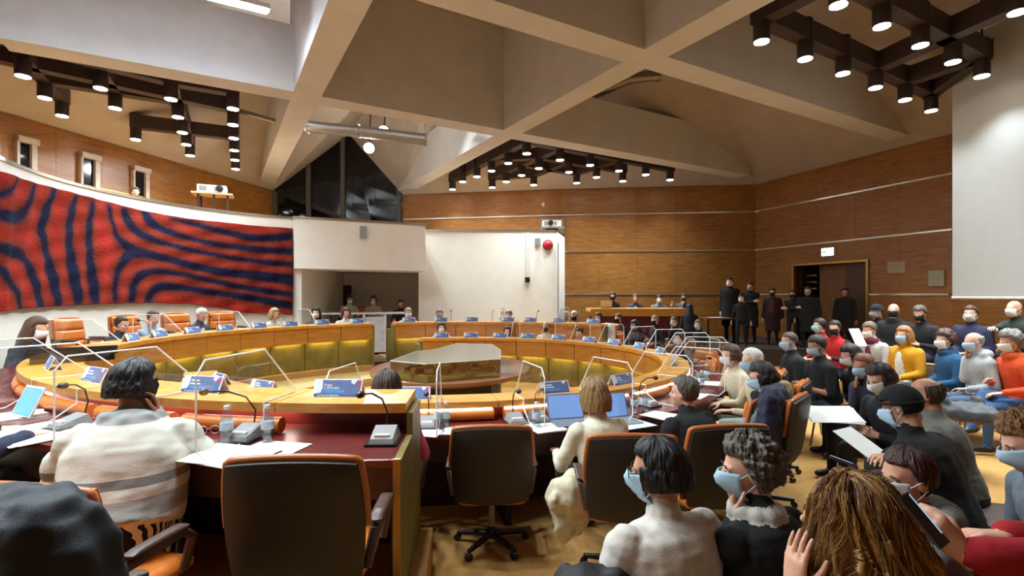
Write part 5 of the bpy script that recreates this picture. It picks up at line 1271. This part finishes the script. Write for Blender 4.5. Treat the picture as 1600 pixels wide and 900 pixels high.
drape('coat', 'cream coat bunched on the armchair of the blond woman', 'coat', V3(p.x, p.y, .27), 120, [(V3(0, 0, 0), .08, .05), (V3(0, 0, .1), .12, .08), (V3(.02, 0, .22), .2, .12), (V3(.06, 0, .32), .19, .10), (V3(.1, 0, .38), .12, .06)], '#cfc4a8', 5, seed=3)
p = P(925, 880, 1.72)
drape('coat', 'black coat over the chair beside the white sweater woman', 'coat', V3(p.x, p.y, .45), 100, [(V3(0, 0, 0), .22, .12), (V3(0, 0, .2), .22, .13), (V3(0, 0, .34), .18, .11), (V3(0, 0, .42), .1, .06)], '#0c0c0f', 6, seed=6)
p = P(942, 515, 11.0)
drape('cloth', 'white cloth hung over the dark armchair at the back desk end', 'cloth', V3(p.x+.12, p.y-.1, .72), 200, [(V3(0, 0, 0), .2, .06), (V3(0, 0, .2), .22, .07), (V3(0, 0, .42), .2, .06), (V3(0, 0, .46), .12, .03)], '#d6d0c2', 2, vox=.02, seed=7)
p = P(1492, 600, 5.2)
drape('coat', 'grey coat lying on the lap of the orange sweater person', 'coat', V3(p.x+.12, p.y, .52), 185, [(V3(0, 0, 0), .16, .1), (V3(0, 0, .05), .28, .24), (V3(0, 0, .13), .26, .22), (V3(0, 0, .17), .16, .12)], '#4c4d50', 5, vox=.016, seed=9)
flush()

# ------------------------------------------------------------------ things on the desks
USED = {}
NAMES = {}
def lab(prefix, p):
    near = sorted(PEOPLE, key=lambda i: (Vector(i['base']).xy-Vector((p.x, p.y))).length)
    for i in range(3):
        t = prefix+' in front of '+near[0]['short'] if i == 0 else prefix+' between '+near[0]['short']+' and '+near[i]['short']
        if len(t.split()) > 16: t = prefix+' near '+near[0 if i == 0 else i]['short']
        if t not in USED: USED[t] = 1; return t
    t = prefix+' second one before '+near[0]['short']; USED[t] = 1; return t
# name cards
CW, CH, CD = .30, .105, .05
tent = MB(); t_ = .003
tent.add([(x, y, z) for x in (-CW/2, CW/2) for y, z in ((-CD, 0), (0, CH), (CD, 0), (CD-t_*2, 0), (0, CH-t_*3), (-CD+t_*2, 0))], [(0,1,7,6),(1,2,8,7),(2,3,9,8),(3,4,10,9),(4,5,11,10),(5,0,6,11),(0,5,4,1),(1,4,3,2),(6,7,10,11),(7,8,9,10)])
TENT_ME = tent.mesh('card', [mat('card_white', '#e6e6ee', .5)])
def face(sg):  # matrix from (x, h, 0) on the card face to the card frame
    ex = Vector((1 if sg < 0 else -1, 0, 0)); eh = Vector((0, -sg*CD, CH)).normalized(); n = ex.cross(eh)
    b = Vector((0, sg*CD, 0)); return Matrix(((ex.x, eh.x, n.x, b.x), (ex.y, eh.y, n.y, b.y), (ex.z, eh.z, n.z, b.z), (0, 0, 0, 1)))
FH = math.hypot(CD, CH)
def quad(mb, pts, mi, M, z): mb.add([(x, y, z) for x, y in pts], [tuple(range(len(pts)))], mi, M)
M_cb = [mat('card_blue', '#54699c', .5), mat('card_sky', '#3f8fd8', .5), mat('card_pale', '#d3e2f0', .5), mat('card_rose', '#a0487c', .5), mat('card_navy', '#4a567c', .5)]
def print_mesh(lines=0):
    mb = MB()
    for sg in (-1, 1):
        M = face(sg); w_ = CW/2-.008
        quad(mb, [(-w_, .006), (w_, .006), (w_, FH-.006), (-w_, FH-.006)], 0, M, .0008)
        quad(mb, [(-w_*.62, .03), (w_*.35, .03), (w_*.28, .048), (-w_*.6, .048)], 1, M, .0012)
        quad(mb, [(-w_, .024), (-w_*.72, .03), (-w_*.66, .06), (-w_*.7, FH-.006), (-w_, FH-.006)], 2, M, .0014)
        quad(mb, [(w_*.86, FH-.006), (w_, FH-.006), (w_, FH-.05), (w_*.8, FH-.045)], 3, M, .0014)
        quad(mb, [(w_*.58, FH-.006), (w_*.84, FH-.006), (w_*.7, FH-.034), (w_*.55, FH-.022)], 2, M, .0016)
        quad(mb, [(-w_, .006), (w_, .006), (w_, .021), (-w_, .021)], 4, M, .0016)
        for k in range(lines): quad(mb, [(-.086, .057+.021*k), (-.01-.014*k, .057+.021*k), (-.01-.014*k, .067+.021*k), (-.086, .067+.021*k)], 2, M, .0018)
    return mb.mesh('print', M_cb, fix=False)
PRINT_ME, PRINT_LINES = print_mesh(), print_mesh(2)
TXT = []
def lettering(text, size, x, h, sg, parent, m, loc='LEFT'):
    cu = bpy.data.curves.new('lettering', 'FONT'); cu.body = text; cu.size = size; cu.align_x = loc; cu.extrude = .0002; cu.resolution_u = 3
    o = bpy.data.objects.new('lettering_tmp', cu); COL.objects.link(o); TXT.append((o, parent, face(sg) @ Matrix.Translation((x, h, .0022)), m))
M_txt = mat('print_white', '#f2f4fa', .5)
def card(p, a, words=None, label=None):
    t = thing('name_card', label or lab('blue name card', p), 'name card', p, rad(a+90))
    c = bpy.data.objects.new('card', TENT_ME); COL.objects.link(c); c.parent = t
    q = bpy.data.objects.new('print', PRINT_ME if words and words[0] else PRINT_LINES); COL.objects.link(q); q.parent = c
    for sg in (-1, 1):
        if words:
            if words[0]: lettering(words[0], .021, -.086, .072, sg, c, M_txt); lettering(words[1], .024, -.086, .051, sg, c, M_txt)
            lettering('CONSEILLER RÉGIONAL', .0125, -.118, .009, sg, c, M_txt)
    return t
def ring_r(px, r, far=False): a = col_ang(px, r, far); return a
for px, words, lb in ((83, ('', ''), 'blue name card leftmost on the foreground ledge'), (153, ('', ''), 'blue name card on the foreground ledge left of the shawl woman'), (320, ('', ''), 'blue name card on the foreground ledge right of the shawl woman'), (530, ('Roger', 'CAMOIN'), 'blue name card with the clearest lettering at the foreground ledge end')):
    a = col_ang(px, R2+.2); card(rp(a, R2+.2, T2), a, words, lb)
a = col_ang(-8, R2+.2)
for px in (205, 248, 300, 352, 404, 453, 503, 558): a = col_ang(px, R2+.12, True); card(rp(a, R2+.12, T2), a)
for px in (639, 689, 737, 794, 828, 872, 927): a = col_ang(px, R2+.12, True); card(rp(a, R2+.12, T2), a)
for px in (690, 736, 782, 825, 873, 921, 960, 1000, 1033, 1062): a = col_ang(px, R1+.12, True); card(rp(a, R1+.12, T1), a)
for px in (345, 412, 645, 865, 970, 1078): a = col_ang(px, R1+.12, False); card(rp(a, R1+.12, T1), a)
dg = bpy.context.evaluated_depsgraph_get(); dg.update()
for o, par, M, m in TXT:
    me = bpy.data.meshes.new_from_object(o.evaluated_get(dg)); me.transform(M); me.materials.clear(); me.materials.append(m)
    q = bpy.data.objects.new('lettering', me); COL.objects.link(q); q.parent = par
for o, *_ in TXT: bpy.data.objects.remove(o)
# plexiglass dividers standing radially between the seats
def plate(a, R, T, wt, ledge, depth, label):
    ro = R+depth+.09; M = Matrix.Translation(Vector((C[0], C[1], 0))) @ Matrix.Rotation(rad(a), 4, 'Z')
    poly = [(ro, wt+.06), (ro, wt+.42), (ro-.06, wt+.49), (R+ledge+.0, wt+.49), (R+.1, T+.03), (R+.1, T+.004), (R+ledge+.01, T+.004), (R+ledge+.01, wt+.09), (R+ledge+.15, wt+.003), (R+depth+.0, wt+.003), (R+depth+.03, wt-.0)]
    base = rp(a, R+depth*.8, wt); t = thing('plexiglass_divider', label, 'screen', base, rad(a)); Mi = ROOTM[t.name].inverted() @ M
    n = len(poly); pane = MB().loft([[(x, -.003, z) for x, z in poly], [(x, .003, z) for x, z in poly]], M=Mi)
    obj('pane', pane, M_pane, t); obj('pane_edge', MB().tube([Mi @ Vector((x, 0, z)) for x, z in poly+poly[:1]], .0048, 6), M_edge, t)
for a, q in ((263.3, 'right of the shawl woman on the foreground desk'), (254.0, 'left of the shawl woman on the foreground desk'), (244.7, 'leftmost on the foreground desk'), (235.4, 'at the left edge beside the lectern')):
    plate(a, R2, T2, Z2+.74, .42, .88, 'clear divider with white edges '+q)
for a in (192, 173.5, 155, 136.5): plate(a, R2, T2, Z2+.74, .42, .88, lab('clear divider', rp(a, R2+1)))
for k in range(0, 14):
    a = -84.8+12.2*k; plate(a, R1, T1, .74, .3, .72, lab('clear divider', rp(a, R1+.95)))
plate(-97, R1, T1, .74, .3, .72, 'clear divider left of the long-haired woman in pink')
for a in (64, 82): plate(a, R2, T2, Z2+.74, .36, .88, lab('clear divider', rp(a, R2+1)))
# microphones
def mic(p, a, reach=.3, h=.26, label=None, side=0., paint=M_grey):
    t = thing('desk_microphone', label or lab('gooseneck microphone', p), 'microphone', p, rad(a+90))
    cs = obj('console', MB().add([(-.07, -.09, 0), (.07, -.09, 0), (.08, .1, 0), (-.08, .1, 0), (-.06, -.075, .035), (.06, -.075, .035), (.06, .07, .075), (-.06, .07, .075)], [(0,3,2,1),(4,5,6,7),(0,1,5,4),(1,2,6,5),(2,3,7,6),(3,0,4,7)]), paint, t)
    obj('button', MB().box(-.04, .04, -.06, -.03, .038, .052), M_offwhite, cs); obj('console_foot', MB().box(-.085, .085, -.1, .11, 0, .012), M_black, cs)
    obj('gooseneck', MB().tube([(0, .08, .06), (side*.02, .1, .14), (side*.25, .07, h), (side*.65, .0, h+.045), (side, -.07, h+.055)], .0055, 6), M_black, t, smooth=60)
    obj('mic_head', MB().ell((side*1.08, -.085, h+.055), (.022, .03, .02), 10, 8), M_black, t, smooth=180)
zw2 = Z2+.742
for px, py, side, lb in ((600, 690, -.10, 'gooseneck microphone on grey console at the empty end seat of the foreground desk'), (383, 686, -.17, 'gooseneck microphone between the two bottles on the foreground desk'), (108, 668, .1, 'gooseneck microphone left of the shawl woman')):
    p = PZ(px, py, zw2); a = math.degrees(math.atan2(p.y-C[1], p.x-C[0])); mic(p, a, label=lb, side=side, h=.22)
for px in (668, 806, 842, 1012, 1105): a = col_ang(px, R1+.45); mic(rp(a, R1+.45, .742), a, h=.22)
for px in (225, 335, 440, 520): a = col_ang(px, R2+.5, True); mic(rp(a, R2+.5, zw2), a, h=.36)
for px in (705, 770, 840, 905): a = col_ang(px, R2+.5, True); mic(rp(a, R2+.5, zw2), a, h=.36)
# bottles
bot_ = MB().lathe([(.028, 0), (.033, .006), (.033, .05), (.030, .055), (.033, .06), (.033, .12), (.028, .15), (.013, .172), (.012, .186)], 16).mesh('shell', [M_bottle], 60)
lbl_ = MB().lathe([(.0336, .072), (.0338, .073), (.0338, .112), (.0336, .113)], 16).mesh('bottle_label', [mat('bottle_label', '#b9c6d2', .5)], 60)
cap_ = MB().lathe([(.014, .184), (.015, .187), (.015, .2), (.013, .203)], 14).mesh('cap', [M_offwhite], 40)
wat_ = MB().lathe([(.030, .003), (.0318, .01), (.0318, .13), (.0300, .132)], 16).mesh('water', [glass('water_in', (.82, .88, .92), .06)], 60)
def bottle(p, label=None):
    t = thing('water_bottle', label or lab('small water bottle', p), 'bottle', p)
    for me in (bot_, lbl_, cap_, wat_): o = bpy.data.objects.new(me.name.split('.')[0], me); COL.objects.link(o); o.parent = t
bottle(PZ(354, 692, zw2), 'water bottle left of the microphone on the foreground desk'); bottle(PZ(418, 690, zw2), 'water bottle right of the microphone on the foreground desk')
bottle(PZ(684, 668, .742), 'left of two water bottles by the divider on the inner desk'); bottle(PZ(697, 667, .742), 'right of two water bottles by the divider on the inner desk')
bottle(PZ(838, 668, .742), 'water bottle left of the blond woman on the inner desk'); bottle(PZ(991, 646, .742), 'left of two water bottles between blond woman and suited man'); bottle(PZ(1007, 644, .742), 'right of two water bottles between blond woman and suited man')
for px in (1096, 1108): a = col_ang(px, R1+.5); bottle(rp(a, R1+.5, .742))
bottle(PZ(282, 640, T2) if False else rp(col_ang(283, R1+.45), R1+.45, .742))
p_ = P(1050, 474, 14.4); bottle(Vector((p_.x, p_.y, 1.411)), 'water bottle on the press table before the rightmost person')
# sheets of paper and folders
def sheet(p, rz, w_=.21, h=.297, label=None, m=M_paper, t=.003, n=1, tilt=None):
    T_ = thing('paper_sheet', label or lab('white paper sheet', p), 'paper', p, rz)
    R_ = Matrix.Rotation(tilt, 4, 'X') if tilt else Matrix.Identity(4)
    for k in range(n): obj('sheet', MB().add([(x, y+(.004*math.sin(x*30)), z_+.004*k) for z_ in (.0, t) for x, y in ((-w_/2, -h/2), (w_/2, -h/2), (w_/2, h/2), (-w_/2, h/2))], [(0,3,2,1),(4,5,6,7),(0,1,5,4),(1,2,6,5),(2,3,7,6),(3,0,4,7)], M=R_ @ Matrix.Rotation(.12*k, 4, 'Z')), m, T_)
sheet(PZ(356, 712, zw2), 1.2, .3, .42, 'white papers right of the shawl woman under the microphone', n=2); sheet(PZ(430, 700, zw2), 1.35, .21, .3, 'white sheet at the right, beside the right bottle on the foreground desk')
sheet(PZ(70, 676, zw2), 1.0, .42, .5, 'large bright white papers left of the shawl woman', n=2); sheet(PZ(20, 650, zw2), .7, .3, .3, 'white papers under the tablet at the left edge')
M_mint = mat('mint_paper', '#cfe4d8', .7)
sheet(PZ(722, 674, .742), 1.5, .21, .3, 'pale green sheet on the inner desk left of the empty armchair', M_mint); sheet(PZ(662, 676, .742), 1.3, .2, .28, 'white sheet before the long-haired woman in pink')
sheet(PZ(850, 668, .742), .4, .25, .3, 'white papers left of the blond woman', n=2); sheet(PZ(985, 662, .742), .5, .3, .3, 'pale green papers right of the laptop', M_mint); sheet(PZ(1035, 650, .742), .7, .25, .3, 'white papers before the suited man', n=2)
for px in (1085, 1110): a = col_ang(px, R1+.55); sheet(rp(a, R1+.55, .742), rad(a), .22, .3)
for px in (985, 1040, 1060): p_ = P(px, 476, 14.5); sheet(Vector((p_.x, p_.y, 1.411)), .1, .3, .25, lab('white papers on the press table', p_))
p_ = P(1122, 490, 14.6); sheet(Vector((p_.x, p_.y, 1.142)), .2, .5, .3, 'white papers on the small table in the back corner')
sheet(P(1300, 648, 4.3), -.25, .40, .27, 'open white folder held low in front of the front row', tilt=.3, n=2); sheet(P(1347, 694, 3.1), .5, .2, .27, 'white sheet held beside the beanie wearer', tilt=.5)
sheet(P(1340, 527, 7.35), .3, .2, .27, 'white sheet held by the burgundy scarf woman', tilt=1.1)
# laptops and tablet
def laptop(p, rz, label):
    t = thing('laptop', label, 'laptop', p, rz)
    obj('keyboard_base', MB().box(-.16, .16, -.11, .11, 0, .014), mat('laptop_grey', '#9ea2a8', .35, .5), t); ld = obj('lid', MB().box(-.16, .16, 0, .01, 0, .21, M=Matrix.Translation((0, .11, .012)) @ Matrix.Rotation(rad(-18), 4, 'X')), MATS['laptop_grey'], t)
    obj('screen', MB().box(-.148, .148, -.002, 0, .012, .2, M=Matrix.Translation((0, .11, .012)) @ Matrix.Rotation(rad(-18), 4, 'X')), mat('screen_lit', '#5d7fb0', .3, emit=.55, ecol='#6d8cc0'), ld)
p_ = PZ(968, 660, .742); laptop(p_, rad(20), 'open laptop with lit screen right of the blond woman')
p_ = PZ(893, 662, .742); laptop(p_, rad(15), 'open laptop mostly hidden in front of the blond woman')
p_ = P(946, 477, 14.5); laptop(Vector((p_.x, p_.y, 1.411)), PI, 'laptop seen from behind on the press table')
tb_ = thing('tablet', 'tablet with blue screen on a white stand at the left edge', 'tablet', PZ(28, 655, zw2), rad(-25))
obj('frame', MB().box(-.12, .12, 0, .012, .02, .22, M=Matrix.Rotation(rad(-25), 4, 'X')), M_offwhite, tb_); obj('screen', MB().box(-.108, .108, -.003, 0, .03, .208, M=Matrix.Rotation(rad(-25), 4, 'X')), mat('tablet_lit', '#4f97cc', .3, emit=.6, ecol='#4f97cc'), tb_)
obj('stand', MB().box(-.05, .05, .0, .14, 0, .02), M_offwhite, tb_)
# eyeglasses on the desk
gp = PZ(326, 678, zw2); gg = thing('eyeglasses', 'pale folded eyeglasses lying on the papers beside the shawl woman', 'glasses', gp, rad(10))
for sx in (-1, 1): obj('rim', MB().tube([(sx*.034+.026*math.cos(t), .0, .024+.022*math.sin(t)) for t in np.linspace(0, 2*PI, 17)], .003, 6), mat('pale_rim', '#d8a8a0', .3), gg, smooth=60); obj('temple', MB().tube([(sx*.06, 0, .03), (sx*.062, .13, .01)], .002, 5), MATS['pale_rim'], gg)
obj('bridge', MB().tube([(-.009, 0, .03), (.009, 0, .03)], .0025, 5), MATS['pale_rim'], gg)
# phones
def phone(p, M3, label, lit=.5):
    t = thing('phone', label, 'phone', p); t.scale = (.8,)*3; t.rotation_mode = 'QUATERNION'; t.rotation_quaternion = M3.to_quaternion()
    obj('case', MB().box(-.037, .037, -.077, .077, -.004, .004), M_black, t); obj('screen', MB().box(-.034, .034, -.072, .072, .004, .005), mat('phone_glass', '#0d1420', .08), t)
    obj('lit_bar', MB().box(-.006, .03, -.07, .06, .005, .0054) if lit > 1 else MB().box(.026, .033, -.05, .07, .005, .0054), mat('phone_lit', '#9cc8e8', .3, emit=.5, ecol='#a8d4f0'), t)
phone(P(1442, 812, 1.22), Matrix.Rotation(rad(35), 3, 'Z') @ Matrix.Rotation(rad(48), 3, 'X'), 'dark phone held up by the red fleece person')
phone(P(1318, 722, 2.5), Matrix.Rotation(rad(60), 3, 'Z') @ Matrix.Rotation(rad(15), 3, 'X'), 'phone in the hand of the beanie wearer')

for s in SRC:
    def rm(o):
        for c in list(o.children): rm(c)
        bpy.data.objects.remove(o)
    rm(s)
